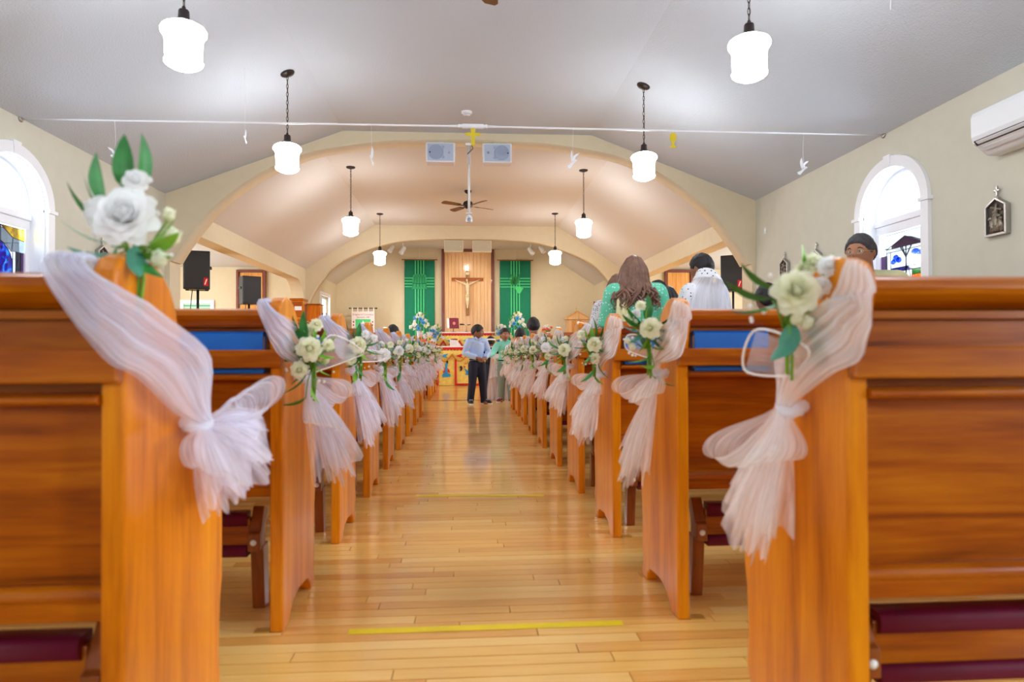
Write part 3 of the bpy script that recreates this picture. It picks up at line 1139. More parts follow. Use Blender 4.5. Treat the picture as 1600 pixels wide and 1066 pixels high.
hp = hymnal_proto()
first = True
for q, ys in ((-1, LEFT_Y), (1, RIGHT_Y)):
    for i, y in enumerate(ys[1:8]):
        o = hp if first else copy_tree(hp)
        first = False
        o.location = (q * (AX + .036 + .135), y + .022, .736)
        o.rotation_euler = (0, 0, radians(RNG.uniform(-1.2, 1.2)))
        o['label'] = 'blue hymnal standing in the rack of the %s %s pew' % (ORD[i + 1], 'left' if q < 0 else 'right')
        o['group'] = 'blue hymnals in the pew racks'

# ------------------------------------------------------------------ pendant lamps
PEND = [(-1, 4.09), (1, 4.05), (-1, 6.42), (1, 6.52), (-1, 9.93), (1, 9.91), (-1, 13.3), (1, 13.1), (-1, 1.68), (1, 1.68)]
PLAB = {0: 'first', 1: 'first', 2: 'second', 3: 'second', 4: 'third', 5: 'third', 6: 'farthest', 7: 'farthest', 8: 'unseen nearest', 9: 'unseen nearest'}


def pendant(x, y, i):
    zb = 2.455
    lab = 'lit schoolhouse pendant on a bronze chain, %s lamp back on the %s' % (PLAB[i], 'left' if x < 0 else 'right')
    r = thing('pendant_lamp', lab, 'lamp', (x, y, zb), 0, 'opal pendant lamps along the ceiling')
    prof = [(0.0, -.004), (.035, -.002), (.065, .008), (.092, .022), (.104, .032), (.108, .045), (.101, .055), (.103, .10), (.105, .17), (.112, .195), (.126, .212), (.128, .228), (.118, .246), (.09, .262), (.07, .270)]
    MB().lathe(prof, 28).build('shade', SHADE, r)
    MB().lathe([(.0, .262), (.072, .262), (.074, .272), (.055, .286), (.032, .298), (.030, .345), (.026, .352), (.012, .356), (.010, .372), (0, .372)], 20).build('fitter', BRONZE, r)
    slope = y < Y_A1 and abs(x) > FLATX
    zc = (FLATZ - (abs(x) - FLATX) * (FLATZ - EAVE) / (WX - FLATX) if slope else FLATZ) - zb
    tilt = math.atan((FLATZ - EAVE) / (WX - FLATX)) * (1 if x > 0 else -1) if slope else 0
    T = Matrix.Translation((0, 0, zc)) @ Matrix.Rotation(tilt, 4, 'Y')
    MB().lathe([(0, -.032), (.012, -.032), (.03, -.026), (.058, -.018), (.066, -.008), (.066, 0.004), (0, 0.004)], 20, T=T).build('canopy', BRONZE, r)
    m = MB()
    z, k = .372, 0
    top = zc - .03
    pitch = .036
    n = max(4, int((top - z) / pitch))
    pitch = (top - z) / n
    for k in range(n):
        c = z + (k + .5) * pitch
        pts = []
        for a in range(12):
            t = 2 * pi * a / 12
            w, h = .0085 * cos(t), (pitch * .5 + .006) * sin(t)
            pts.append((w, 0, c + h) if k % 2 else (0, w, c + h))
        m.tube(pts, .0024, 5, closed=True)
    m.tube([(.004, .003, z), (.006, -.004, (z + top) / 2), (.003, .003, top)], .0018, 5)
    m.build('chain', BRONZE, r)


for i, (sx, y) in enumerate(PEND):
    pendant(sx * 1.7, y, i)

# ------------------------------------------------------------------ tie rod and paper hangings
RY, RZ = 5.664, 2.665
r = thing('tie_rod', 'long white tie rod running wall to wall under the nave ceiling', 'rod', (0, RY, RZ))
m = MB()
m.tube([(-WX, 0, 0), (-.2, 0, 0.006), (-.11, 0, 0.008)], [.0065, .0085, .011], 10)
m.tube([(.14, 0, 0.008), (.25, 0, 0.006), (WX, 0, 0)], [.011, .0085, .0065], 10)
m.build('bar', WHITE, r)
m = MB()
m.lathe([(.011, -.125), (.017, -.12), (.017, -.105), (.013, -.1), (.021, -.085), (.021, .085), (.013, .1), (.017, .105), (.017, .12), (.011, .125)], 12, T=Matrix.Translation((.015, 0, .008)) @ Matrix.Rotation(pi / 2, 4, 'Y'))
m.build('turnbuckle', WHITE, r)
for s in (-1, 1):
    MB().lathe([(0, 0), (.028, 0), (.028, .008), (.014, .014), (0, .014)], 14, T=Matrix.Translation((s * WX, 0, 0)) @ Matrix.Rotation(-s * pi / 2, 4, 'Y')).build('wall_plate', STEEL, r)


def dove(x, y, zc, drop, rz, label, sc=1.0, cord=PAPER):
    r = thing('paper_dove', label, 'dove', (x, y, zc), rz, 'paper doves hung from thread')
    k = .058 * sc
    body = [(-.55, .05), (-.35, .22), (-.1, .2), (.15, -.1), (.45, -.35), (.75, -.5), (.95, -.55), (.85, -.75), (.95, -.95), (.7, -.9), (.55, -1.05), (.35, -.8), (.1, -.5), (-.2, -.2), (-.4, -.08)]
    wing_a = [(-.15, .15), (-.3, .6), (-.65, .85), (-.85, 1.15), (-.35, 1.0), (-.05, .75), (.2, .3), (.25, 0)]
    wing_b = [(-.05, .15), (.1, .7), (.2, 1.2), (.3, 1.6), (.5, 1.1), (.5, .6), (.4, .2), (.3, -.1)]
    MB().prism([(a * k, b * k) for a, b in body], -.0015, .0015, 'y').build('body', PAPER, r)
    T = Matrix.Rotation(radians(24), 4, 'Z')
    MB().prism([(a * k, b * k) for a, b in wing_a], -.0012, .0012, 'y', T=T @ Matrix.Translation((0, -.004, 0))).build('wing', PAPER, r)
    MB().prism([(a * k, b * k) for a, b in wing_b], -.0012, .0012, 'y', T=T.inverted() @ Matrix.Translation((0, .004, 0))).build('wing', PAPER, r)
    MB().tube([(.0, 0, .12 * k), (.008, 0, drop * .5), (.0, 0, drop)], .0012, 5).build('thread', cord, r)


dove(-2.873, RY, 2.375, RZ - 2.375, radians(8), 'white paper dove hanging left of the nave lamps, by the left wall')
dove(-.825, RY, 2.40, RZ - 2.40, radians(78), 'white paper dove turned almost edge-on in front of the left side of the arch')
dove(.865, RY, 2.395, RZ - 2.395, radians(152), 'white paper dove hanging in front of the right side of the arch', 1.05)
dove(2.876, RY, 2.365, RZ - 2.365, radians(165), 'white paper dove hanging by the right wall window')
dove(-1.942, RY + .3, 2.64, .6, radians(86), 'small paper dove edge-on high above the tie rod', .8)
dove(2.12, 3.30, 2.60, .58, radians(60), 'paper dove on a dark cord cut off by the top of the picture', .9, BRONZE)

r = thing('yellow_cross', 'yellow card cross hanging from the middle of the tie rod', 'cross', (.017, RY - .01, RZ))
poly = [(-.016, -.155), (.016, -.155), (.016, -.075), (.05, -.078), (.068, -.062), (.05, -.048), (.016, -.05), (.02, -.02), (0, -.008), (-.02, -.02), (-.016, -.05), (-.05, -.048), (-.068, -.062), (-.05, -.078), (-.016, -.075)]
MB().prism(poly, -.002, .002, 'y').build('card', YCARD, r)
MB().tube([(0, 0, -.01), (0, 0, .01)], .0012, 5).build('thread', PAPER, r)
r = thing('yellow_chalice', 'yellow card chalice hanging from the right part of the tie rod', 'chalice', (1.72, RY - .01, RZ))
poly = [(-.03, -.148), (.03, -.148), (.022, -.132), (.011, -.122), (.011, -.1), (.024, -.085), (.03, -.06), (.027, -.035), (.012, -.018), (-.012, -.018), (-.027, -.035), (-.03, -.06), (-.024, -.085), (-.011, -.1), (-.011, -.122), (-.022, -.132)]
MB().prism(poly, -.002, .002, 'y').build('card', YCARD, r)
MB().tube([(0, 0, -.02), (0, 0, .01)], .0012, 5).build('thread', PAPER, r)

r = thing('smoke_detector', 'round white smoke detector on the nave ceiling before the arch', 'smoke detector', (-.03, 7.55, FLATZ))
MB().lathe([(0, -.045), (.028, -.045), (.04, -.038), (.044, -.026), (.058, -.022), (.062, -.006), (.062, .002), (0, .002)], 24).build('housing', PLASTIC, r)
MB().lathe([(.045, -.034), (.0465, -.032), (.0465, -.03), (.045, -.028)], 24).build('vent_ring', GREYGRILL_D, r)


def fan(loc, drop, R, angs, label, bw=.1):
    r = thing('ceiling_fan', label, 'fan', loc, 0)
    MB().lathe([(0, -.05), (.03, -.05), (.055, -.03), (.06, 0), (0, 0)], 20).build('canopy', BRONZE, r)
    MB().tube([(0, 0, -.04), (0, 0, -drop)], .011, 10).build('downrod', BRONZE, r)
    MB().lathe([(0, -drop - .1), (.04, -drop - .098), (.055, -drop - .08), (.075, -drop - .06), (.085, -drop - .03), (.07, -drop + .01), (.03, -drop + .03), (0, -drop + .03)], 24).build('motor', BRONZE, r)
    for a in angs:
        T = Matrix.Rotation(radians(a), 4, 'Z') @ Matrix.Translation((0, 0, -drop - .055)) @ Matrix.Rotation(radians(12), 4, 'X')
        pl = [(.16, -bw * .38), (.2, -bw * .46), (R - .03, -bw * .56), (R, -bw * .35), (R, bw * .35), (R - .03, bw * .56), (.2, bw * .46), (.16, bw * .38)]
        b = MB().prism(pl, -.004, .004, 'z', T=T).build('blade', FANWOOD, r)
        m = MB()
        m.prism([(.05, -.012), (.2, -.028), (.2, .028), (.05, .012)], -.008, -.004, 'z', T=T)
        m.build('blade_iron', BRONZE, b)


fan((0.0, 11.3, FLATZ), .20, .50, (214, 124, 34, -56), 'brown four-blade ceiling fan behind the white hanging pole')
fan((.10, 3.98, FLATZ), .24, .62, (88, 160, 232, 304, 16), 'brown ceiling fan showing only a blade tip at the top edge')


# ------------------------------------------------------------------ hung loudspeakers and pole camera
def box_speaker(x0, x1, z0, z1, y, flip, label):
    r = thing('hung_speaker', label, 'speaker', ((x0 + x1) / 2, y, (z0 + z1) / 2))
    w, h = (x1 - x0) / 2, (z1 - z0) / 2
    m = MB()
    m.prism([(-w, -h), (w, -h), (w, h), (-w, h)], 0.0, .05, 'y')
    m.prism([(-w + .005, -h + .005), (w - .005, -h + .005), (w - .04, h - .02), (-w + .04, h - .02)], .05, .2, 'y')
    m.build('cabinet', PLASTIC, r, .014, 3)
    m = MB().box(-w + .02, w - .02, -.006, .002, -h + .018, h - .018)
    g = m.build('grille', GREYGRILL, r, .01, 2)
    T = Matrix.Rotation(pi / 2, 4, 'X')
    fx = flip * w * .30
    rr = h * .74
    MB().lathe([(0, 0), (rr, 0), (rr, .004), (rr - .006, .006), (0, .006)], 32, T=Matrix.Translation((fx, -.006, 0)) @ T).build('woofer', GREYGRILL_D, g)
    m = MB()
    for s in (-1, 1):
        m.prism([(fx - flip * rr * 1.02, s * rr * .35), (fx - flip * rr * 1.15, s * rr * .85), (fx - flip * rr * .75, s * rr * .85)], -.009, -.004, 'y')
    m.lathe([(0, 0), (.016, 0), (.014, .005), (0, .005)], 16, T=Matrix.Translation((-flip * w * .62, -.006, 0)) @ T)
    m.build('tweeter', GREYGRILL_D, g)
    MB().lathe([(0, 0), (.009, 0), (.009, .003), (0, .003)], 12, T=Matrix.Translation((flip * w * .72, -.011, -.005)) @ T).build('badge', BLACK, g)
    m = MB()
    m.box(-w + .05, w - .05, .07, .12, h, h + .008)
    m.box(-.04, .04, .08, .11, h, h + .05)
    for s in (-1, 1):
        m.box(s * (w - .0), s * (w + .006), .07, .12, -.04, h + .008)
    m.build('bracket', PLASTIC, r)


box_speaker(-.526, -.172, 3.098, 3.345, 8.30, -1, 'white box speaker left of the pole, hung under the nearer arch')
box_speaker(.169, .527, 3.10, 3.345, 8.30, 1, 'white box speaker right of the pole, hung under the nearer arch')


def panel_speaker(x0, x1, label):
    r = thing('panel_speaker', label, 'speaker', ((x0 + x1) / 2, 14.62, 3.045))
    w, h = (x1 - x0) / 2, .125
    MB().box(-w, w, 0, .16, -h, h).build('cabinet', plain('cream_cabinet', lin(226, 216, 190), .6), r, .008)
    MB().box(-w + .012, w - .012, -.006, 0, -h + .012, h - .012).build('grille', plain('beige_grille', lin(188, 182, 160), .7, bump=.4, bscale=300), r, .004)
    MB().lathe([(0, 0), (.008, 0), (.008, .003), (0, .003)], 10, T=Matrix.Translation((w * .72, -.006, -.02)) @ Matrix.Rotation(pi / 2, 4, 'X')).build('badge', PAPER, r)
    MB().box(-.04, .04, .05, .10, h, h + .05).build('bracket', PLASTIC, r)


panel_speaker(-.50, -.087, 'beige panel speaker left of centre under the far arch')
panel_speaker(.108, .523, 'beige panel speaker right of centre under the far arch')

r = thing('camera_pole', 'white pole with a small camera hanging from the nearer arch', 'pole', (0.0, 8.44, 3.375))
m = MB()
m.tube([(0, 0, -.17), (0, 0, -.86)], .016, 12)
m.build('pole', PLASTIC, r)
MB().tube([(0, 0, 0), (0, 0, -.26)], .023, 12).build('sleeve', plain('brushed_pole', lin(205, 205, 205), .4, .3), r)
MB().box(-.045, .045, -.03, .03, -.03, .002).build('mount', PLASTIC, r, .004)
m = MB()
m.box(-.035, .035, -.02, .02, -.88, -.865)
m.lathe([(0, 0), (.034, 0), (.04, .012), (.04, .06), (.03, .085), (.012, .1), (0, .1)], 18, T=Matrix.Translation((0, 0, -.985)))
m.build('camera_body', PLASTIC, r)
MB().lathe([(0, 0), (.022, 0), (.022, .02), (0, .02)], 16, T=Matrix.Translation((0, -.03, -.955)) @ Matrix.Rotation(pi / 2, 4, 'X')).build('lens', GREYGRILL_D, r)
MB().tube([(.03, -.02, -.02), (.05, -.02, -.07), (.0, -.022, -.12), (-.02, -.022, -.14)], .005, 6).build('cable', BLACK, r)

# ------------------------------------------------------------------ split air conditioner
r = thing('air_conditioner', 'white wall air conditioner high on the right wall', 'air conditioner', (WX, 3.93, 2.11))
prof = [(0, .30), (-.17, .30), (-.205, .285), (-.218, .25), (-.215, .12), (-.20, .075), (-.10, .0), (0, 0)]
MB().prism(prof, -.45, .45, 'y').build('case', PLASTIC, r, .012, 3)
m = MB()
m.prism([(-.214, .088), (-.192, .058), (-.19, .060), (-.211, .092)], -.42, .42, 'y')
m.build('outlet_slot', BLACK, r)
m = MB()
for k in range(3):
    m.prism([(-.217 + k * .022, .080 - k * .018), (-.190 + k * .022, .060 - k * .018), (-.188 + k * .022, .064 - k * .018), (-.215 + k * .022, .084 - k * .018)], -.40, .40, 'y')
m.build('louvre', PLASTIC, r)
MB().box(-.206, -.2, -.44, -.36, .085, .10).build('display_badge', GREYGRILL, r)


# ------------------------------------------------------------------ station plaques
def plaque(s, y, label, seed):
    r = thing('station_plaque', label, 'plaque', (s * (WX - .001), y, 1.57), 0, 'silver relief plaques on the nave walls')
    g = random.Random(seed)
    w, h, ap = .095, .205, .265
    def house(k):
        return [(-w + k, k), (w - k, k), (w - k, h - k * .3), (0, ap - k * 1.1), (-w + k, h - k * .3)]
    MB().prism(house(.01), 0, -s * .02, 'x').build('back_plate', PEWTER_D, r)
    o, i_ = house(0), house(.016)
    m = MB()
    for k in range(5):
        m.prism([o[k], o[(k + 1) % 5], i_[(k + 1) % 5], i_[k]], 0, -s * .038, 'x')
    m.build('frame', STEEL, r, .002)
    m = MB()
    for px, pz, hh in ((-.045, .03, .09), (.0, .03, .13), (.045, .03, .12), (-.02, .03, .07), (.025, .03, .08)):
        px += g.uniform(-.01, .01)
        lean = g.uniform(-.03, .03)
        m.tube([(-s * .021, px, pz), (-s * .027, px + lean * .4, pz + hh * .5), (-s * .028, px + lean, pz + hh)], [.018, .015, .009], 8)
        m.ball((-s * .030, px + lean, pz + hh + .012), .013, 10, 7)
        m.tube([(-s * .028, px + lean * .7, pz + hh * .8), (-s * .034, px + g.uniform(-.04, .04), pz + hh * g.uniform(.5, 1))], [.007, .005], 6)
    m.tube([(-s * .03, -.05, .17), (-s * .03, .04, .20)], .008, 6)
    m.tube([(-s * .03, .02, .13), (-s * .03, -.01, .215)], .008, 6)
    m.build('relief_figures', PEWTER, r)
    MB().box(-s * .021, -s * .03, -.06, .06, .006, .018).build('title_strip', PEWTER, r)
    m = MB()
    m.box(-s * .012, -s * .024, -.006, .006, ap - .008, ap + .075)
    m.box(-s * .012, -s * .024, -.024, .024, ap + .038, ap + .05)
    m.lathe([(0, 0), (.014, 0), (.014, .01), (0, .01)], 12, T=Matrix.Translation((-s * .018, 0, ap - .005)) @ Matrix.Rotation(-s * pi / 2, 4, 'Y'))
    m.build('cross', STEEL, r, .002)


plaque(1, 4.39, 'silver relief plaque on the right wall below the air conditioner', 1)
plaque(1, 6.79, 'silver relief plaque on the right wall next past the bright window', 2)
plaque(1, 7.49, 'silver relief plaque on the right wall close to the arch', 3)
plaque(-1, 6.86, 'silver relief plaque on the left wall half hidden by the nearest bouquet', 4)
r = thing('wall_plate', 'small white switch plate on the right wall by the arch corner', 'switch', (WX, 8.02, 2.24))
MB().box(-.006, 0, -.025, .025, -.04, .04).build('plate', PLASTIC, r, .002)
MB().box(-.010, -.006, -.008, .008, -.015, .015).build('toggle', PLASTIC, r)

# ------------------------------------------------------------------ transept things
def stand_speaker(x, y, zb, zt, rz, label, w=.37, dp=.33, sticker=True):
    r = thing('stand_speaker', label, 'speaker', (x, y, zb), rz)
    h = zt - zb
    pr = [(-w / 2, -dp * .45), (w / 2, -dp * .45), (w * .34, dp * .55), (-w * .34, dp * .55)]
    MB().prism(pr, 0, h, 'z').build('cabinet', BLACK, r, .012, 3)
    MB().box(-w / 2 + .015, w / 2 - .015, -dp * .45 - .012, -dp * .45, .025, h - .025).build('grille', BLACKGRILL, r, .006)
    for q in (-1, 1):
        MB().box(q * (w / 2 - .03), q * (w / 2 + .004), -.06, .06, h * .55, h * .62).build('handle', BLACKGRILL, r, .004)
    if sticker:
        s = MB().box(w / 2 - .085, w / 2 - .022, -dp * .45 - .014, -dp * .45 - .0125, .05, .17).build('sticker', REDF, r)
        m = MB()
        m.prism([(w / 2 - .075, .07), (w / 2 - .06, .07), (w / 2 - .035, .15), (w / 2 - .05, .15)], -dp * .45 - .015, -dp * .45 - .0142, 'y')
        m.build('sticker_mark', PAPER, s)
    m = MB()
    for q in (-1, 1):
        m.box(q * w * .42, q * w * .3, -.1, -.06, -.016, 0)
    m.build('foot', BLACK, r)
    t = thing('speaker_stand', label.replace('loudspeaker', 'tripod stand under the loudspeaker'), 'stand', (x, y, 0), rz)
    MB().tube([(0, 0, .35), (0, 0, zb + .01)], .019, 12).build('pole', BLACK, t)
    MB().tube([(0, 0, .35), (0, 0, .95)], .026, 12).build('sleeve', BLACK, t)
    MB().lathe([(0, .93), (.035, .93), (.035, .98), (0, .98)], 12).build('collar', BLACK, t)
    for k in range(3):
        a = 2 * pi * k / 3 + .5
        MB().tube([(.02 * cos(a), .02 * sin(a), .72), (.5 * cos(a), .5 * sin(a), .012)], .012, 8).build('leg', BLACK, t)
    MB().tube([(-.07, -.03, zb), (-.09, -.05, zb - .25), (-.03, -.03, .5), (-.12, .1, .02)], .006, 6).build('cable', BLACK, t)


stand_speaker(-3.95, 10.2, 1.69, 2.25, radians(14), 'big black loudspeaker nearest the left end of the arch', .36)
stand_speaker(-4.09, 13.0, 1.67, 2.19, radians(38), 'black loudspeaker in front of the honey wood panel', .35, .34, False)
stand_speaker(4.40, 11.0, 1.76, 2.35, radians(-30), 'black loudspeaker behind the woman in the white veil', .36)


def wood_bay(x0, x1, zt, label):
    r = thing('wood_bay', label, 'panel', ((x0 + x1) / 2, Y_A2, 0))
    w = (x1 - x0) / 2
    n = 5
    for k in range(n):
        a = -w + .07 + (2 * w - .14) * k / n
        MB().box(a, a + (2 * w - .14) / n - .003, -.03, 0, .05, zt - .06).build('board', PANEL_O, r, .002)
    m = MB()
    m.box(-w, -w + .05, -.06, 0, 0, zt)
    m.box(w - .05, w, -.06, 0, 0, zt)
    m.box(-w + .051, w - .051, -.06, 0, zt - .05, zt)
    m.build('frame', TRIM_RED, r, .004)


wood_bay(-4.80, -4.20, 2.49, 'honey wood panel in a dark red frame, left transept')
wood_bay(4.28, 4.90, 2.53, 'honey wood panel in a dark red frame, right transept')

w = thing('window_8', 'white framed window with a sea green blind, left transept', 'window', (-5.6, Y_A2, 0))
w['kind'] = 'structure'
m = MB()
for q in (-1, 1):
    m.box(q * .27, q * .345, -.03, 0, .8, 1.86)
m.box(-.269, .269, -.03, 0, 1.785, 1.86)
m.box(-.37, .37, -.05, 0, .73, .799)
m.build('casing', WHITE, w, .005)
MB().box(-.27, .27, -.012, 0, .82, 1.785).build('blind', plain('sea_green_blind', lin(176, 220, 196), .7), w)
MB().box(-.27, .27, -.018, -.012, 1.73, 1.75).build('blind_rail', plain('teal_rail', lin(70, 160, 140), .6), w)

# cupboards by the chancel pillar
r = thing('tall_cupboard', 'tall oak cupboard with a white notice beside the far pillar', 'cupboard', (-3.39, 13.72, 0))
MB().box(-.12, .12, 0, .4, 0, 1.80).build('carcase', OAK_V, r, .006)
for z0, z1 in ((.1, .9), (.95, 1.42), (1.47, 1.77)):
    MB().box(-.1, .1, -.015, 0, z0, z1).build('door', OAK_H, r, .004)
MB().box(-.135, .135, -.02, .41, 1.80, 1.84).build('top', OAK_H, r, .006)
MB().box(-.035, .105, -.018, -.0155, 1.60, 1.68).build('notice', PAPER, r)
r = thing('small_cabinet', 'small oak cabinet with a glazed door right of the tall cupboard', 'cabinet', (-3.105, 13.9, 0))
MB().box(-.12, .12, 0, .34, 1.40, 1.72).build('carcase', OAK_V, r, .006)
MB().box(-.14, .14, -.02, .36, 1.72, 1.745).build('top', OAK_H, r, .005)
d = MB().box(.12, .135, .03, .31, 1.43, 1.70).build('door', OAK_V, r, .003)
MB().box(.135, .139, .08, .26, 1.47, 1.66).build('door_pane', GLASS, d)
MB().box(-.1, .1, .04, .3, 0, 1.40).build('pedestal', OAK_V, r, .006)
m = MB()
m.tube([(.2, .1, 1.30), (.2, .1, 1.52)], .008, 8)
m.tube([(.16, .1, 1.48), (.24, .1, 1.48)], .006, 8)
m.tube([(.16, .1, 1.56), (.16, .1, 1.48)], .01, 8)
m.tube([(.24, .1, 1.56), (.24, .1, 1.48)], .01, 8)
m.lathe([(0, 1.28), (.05, 1.28), (.02, 1.30), (0, 1.30)], 12, (.2, .1, 0))
o = m.build('candle_bracket', BRONZE, r)
# ------------------------------------------------------------------ flowers: shared meshes
def petal(m, az, tilt, r0, w, l, curl, z0=0.0):
    T = Matrix.Rotation(az, 4, 'Z')

    def f(u, v):
        uu = 2 * u - 1
        ww = w * (sin(pi * min(1, .12 + .80 * v)) ** .7) * (1 - .25 * max(0, v - .75) * 4)
        a = tilt + curl * v * v
        d = r0 + l * v * sin(tilt + curl * .4 * v)
        z = z0 + l * v * cos(a * .85)
        cup = .35 * ww * uu * uu
        return T @ Vector((d - cup * cos(tilt) * .9, ww * uu, z + cup * sin(tilt) * .8))
    m.grid(f, 4, 4)


def rose_mesh(name, R, mats, rings=5, seed=0):
    g = random.Random(seed)
    m = MB()
    for k in range(rings):
        t = k / max(1, rings - 1)
        n = 3 + int(round(5 * t))
        for i in range(n):
            az = 2 * pi * (i + .5 * (k % 2)) / n + g.uniform(-.18, .18) + k * .5
            tilt = -.10 + t ** 1.2 * 1.32 + g.uniform(-.10, .10)
            petal(m, az, tilt, R * (.16 - .06 * t), R * (.32 + .18 * t) * g.uniform(.9, 1.1), R * (.72 + .28 * t) * g.uniform(.93, 1.07), -.25 + .85 * t, R * (.10 - .14 * t))
    m.ball((0, 0, R * .42), (R * .22, R * .22, R * .34), 10, 8)
    me = m.mesh(name)
    me.materials.append(mats)
    return me


def leaf_mesh(name, L, W, mat, bend=.25):
    m = MB()

    def f(u, v):
        uu = 2 * u - 1
        w = W * sin(pi * (v ** .8)) ** .85 * .5 + .0004
        return Vector((w * uu, L * v, bend * L * v * v - abs(uu) * w * .35))
    m.grid(f, 4, 7)
    me = m.mesh(name)
    me.materials.append(mat)
    return me


def bud_mesh(name, R, mat):
    m = MB()
    m.lathe([(0, -R), (R * .6, -R * .8), (R * .95, -R * .1), (R * .8, R * .6), (R * .35, R * 1.1), (0, R * 1.2)], 10)
    for i in range(4):
        petal(m, i * pi / 2, .15, R * .45, R * .8, R * 1.9, .25, -R * .8)
    me = m.mesh(name)
    me.materials.append(mat)
    return me


ROSE = rose_mesh('rose_head', .040, PETAL, 7, 1)
ROSE_C = rose_mesh('cream_rose_head', .038, PETAL_C, 7, 2)
ROSE_S = rose_mesh('small_rose_head', .018, PETAL, 4, 3)
ROSE_SC = rose_mesh('small_cream_head', .018, PETAL_C, 4, 4)
BUD = bud_mesh('bud', .010, PETAL_C)
LEAFM = leaf_mesh('leaf_blade', .085, .030, LEAF)
LEAFN = leaf_mesh('narrow_leaf_blade', .075, .020, LEAF)
LEAFY = leaf_mesh('light_leaf_blade', .055, .024, LEAF_Y)
LEAFT = leaf_mesh('dusty_leaf_blade', .06, .028, LEAF_T)
BLOSSOM = {c: rose_mesh('blossom_' + c, .058, mt, 3, 5 + i) for i, (c, mt) in enumerate((('blue', PETAL_B), ('white', PETAL), ('cream', PETAL_C), ('coral', PETAL_P)))}


def look(d, spin=0.0):
    return (Vector(d).to_track_quat('Z', 'Y') @ Matrix.Rotation(spin, 4, 'Z').to_quaternion()).to_euler()


def leaf_rot(d, spin=0.0):
    return (Vector(d).to_track_quat('Y', 'Z') @ Matrix.Rotation(spin, 4, 'Y').to_quaternion()).to_euler()


# ------------------------------------------------------------------ wall behind the altar
r = thing('timber_reredos', 'tall blond board panel framed in dark red behind the crucifix', 'panel', (.026, Y_END, 0))
n = 13
bw_ = (1.227) / n
for k in range(n):
    a = -.6135 + k * bw_
    MB().box(a, a + bw_ - .003, -.045, 0, .05, 3.383).build('board', PANEL_W, r, .003)
m = MB()
m.box(-.69, -.6135, -.075, 0, 0, 3.445)
m.box(.6135, .69, -.075, 0, 0, 3.445)
m.box(-.613, .613, -.075, 0, 3.383, 3.445)
m.build('frame', TRIM_RED, r, .004)


def voxel(m, vox, smooth=6, name='tmp'):
    """Grow one continuous skin over overlapping pieces."""
    me = m.mesh(name)
    o = bpy.data.objects.new(name, me)
    COL.objects.link(o)
    rm = o.modifiers.new('r', 'REMESH')
    rm.mode = 'VOXEL'
    rm.voxel_size = vox
    rm.use_smooth_shade = True
    if smooth:
        s = o.modifiers.new('s', 'SMOOTH')
        s.factor = 0.5
        s.iterations = smooth
    dg = bpy.context.evaluated_depsgraph_get()
    out = bpy.data.meshes.new_from_object(o.evaluated_get(dg))
    bpy.data.objects.remove(o)
    bpy.data.meshes.remove(me)
    for p in out.polygons:
        p.use_smooth = True
    out.materials.clear()
    return out


def link_mesh(name, me, mat, parent):
    me.name = name
    me.materials.append(mat)
    o = bpy.data.objects.new(name, me)
    COL.objects.link(o)
    o.parent = parent
    return o


r = thing('crucifix', 'large wooden crucifix on the blond board panel', 'crucifix', (.012, Y_END - .05, 0))
MB().box(-.042, .042, -.045, 0, 1.71, 2.87).build('upright', CROSSW, r, .006)
MB().box(-.41, .41, -.047, -.002, 2.615, 2.695).build('crossbeam', OAK_H, r, .006)
MB().box(-.05, .05, -.06, -.045, 2.77, 2.84).build('title_plate', IVORY, r, .003)
m = MB()
y = -.085
m.tube([(0, y, 2.22), (0.005, y - .01, 2.30), (.0, y - .015, 2.42), (0, y - .01, 2.50), (0, y, 2.56)], [.042, .038, .052, .055, .03], 14)
m.tube([(0, y, 2.54), (-.008, y - .02, 2.60)], [.02, .018], 8)
m.ball((-.014, y - .03, 2.63), (.032, .036, .042), 14, 10)
for s in (-1, 1):
    m.tube([(s * .045, y, 2.515), (s * .17, y + .005, 2.575), (s * .30, y + .025, 2.635)], [.024, .018, .011], 10)
    m.ball((s * .315, y + .03, 2.642), (.022, .01, .012), 8, 6)
    m.tube([(s * .025, y, 2.24), (s * .02, y - .045, 2.08), (s * .008, y, 1.93), (s * .004, y - .03, 1.88)], [.033, .026, .017, .012], 10)
link_mesh('carved_figure', voxel(m, .008, 4), IVORY, r)
m = MB()
m.tube([(-.035, y, 2.20), (.0, y - .035, 2.215), (.04, y, 2.22)], [.03, .034, .03], 10)
m.prism([(-.045, 2.25), (.045, 2.25), (.05, 2.17), (.0, 2.14), (-.04, 2.16)], y - .05, y + .02, 'y')
m.build('loincloth', plain('ivory_cloth', lin(214, 196, 150), .6), r, .01)
MB().ball((-.016, y - .02, 2.645), (.036, .034, .036), 12, 8).build('carved_hair', CROSSW, r)
MB().tube([(-.05 + .05 + .042 * cos(a) - .012, y - .03 + .042 * sin(a), 2.652) for a in [2 * pi * k / 14 for k in range(14)]], .005, 5, closed=True).build('crown', CROSSW, r)


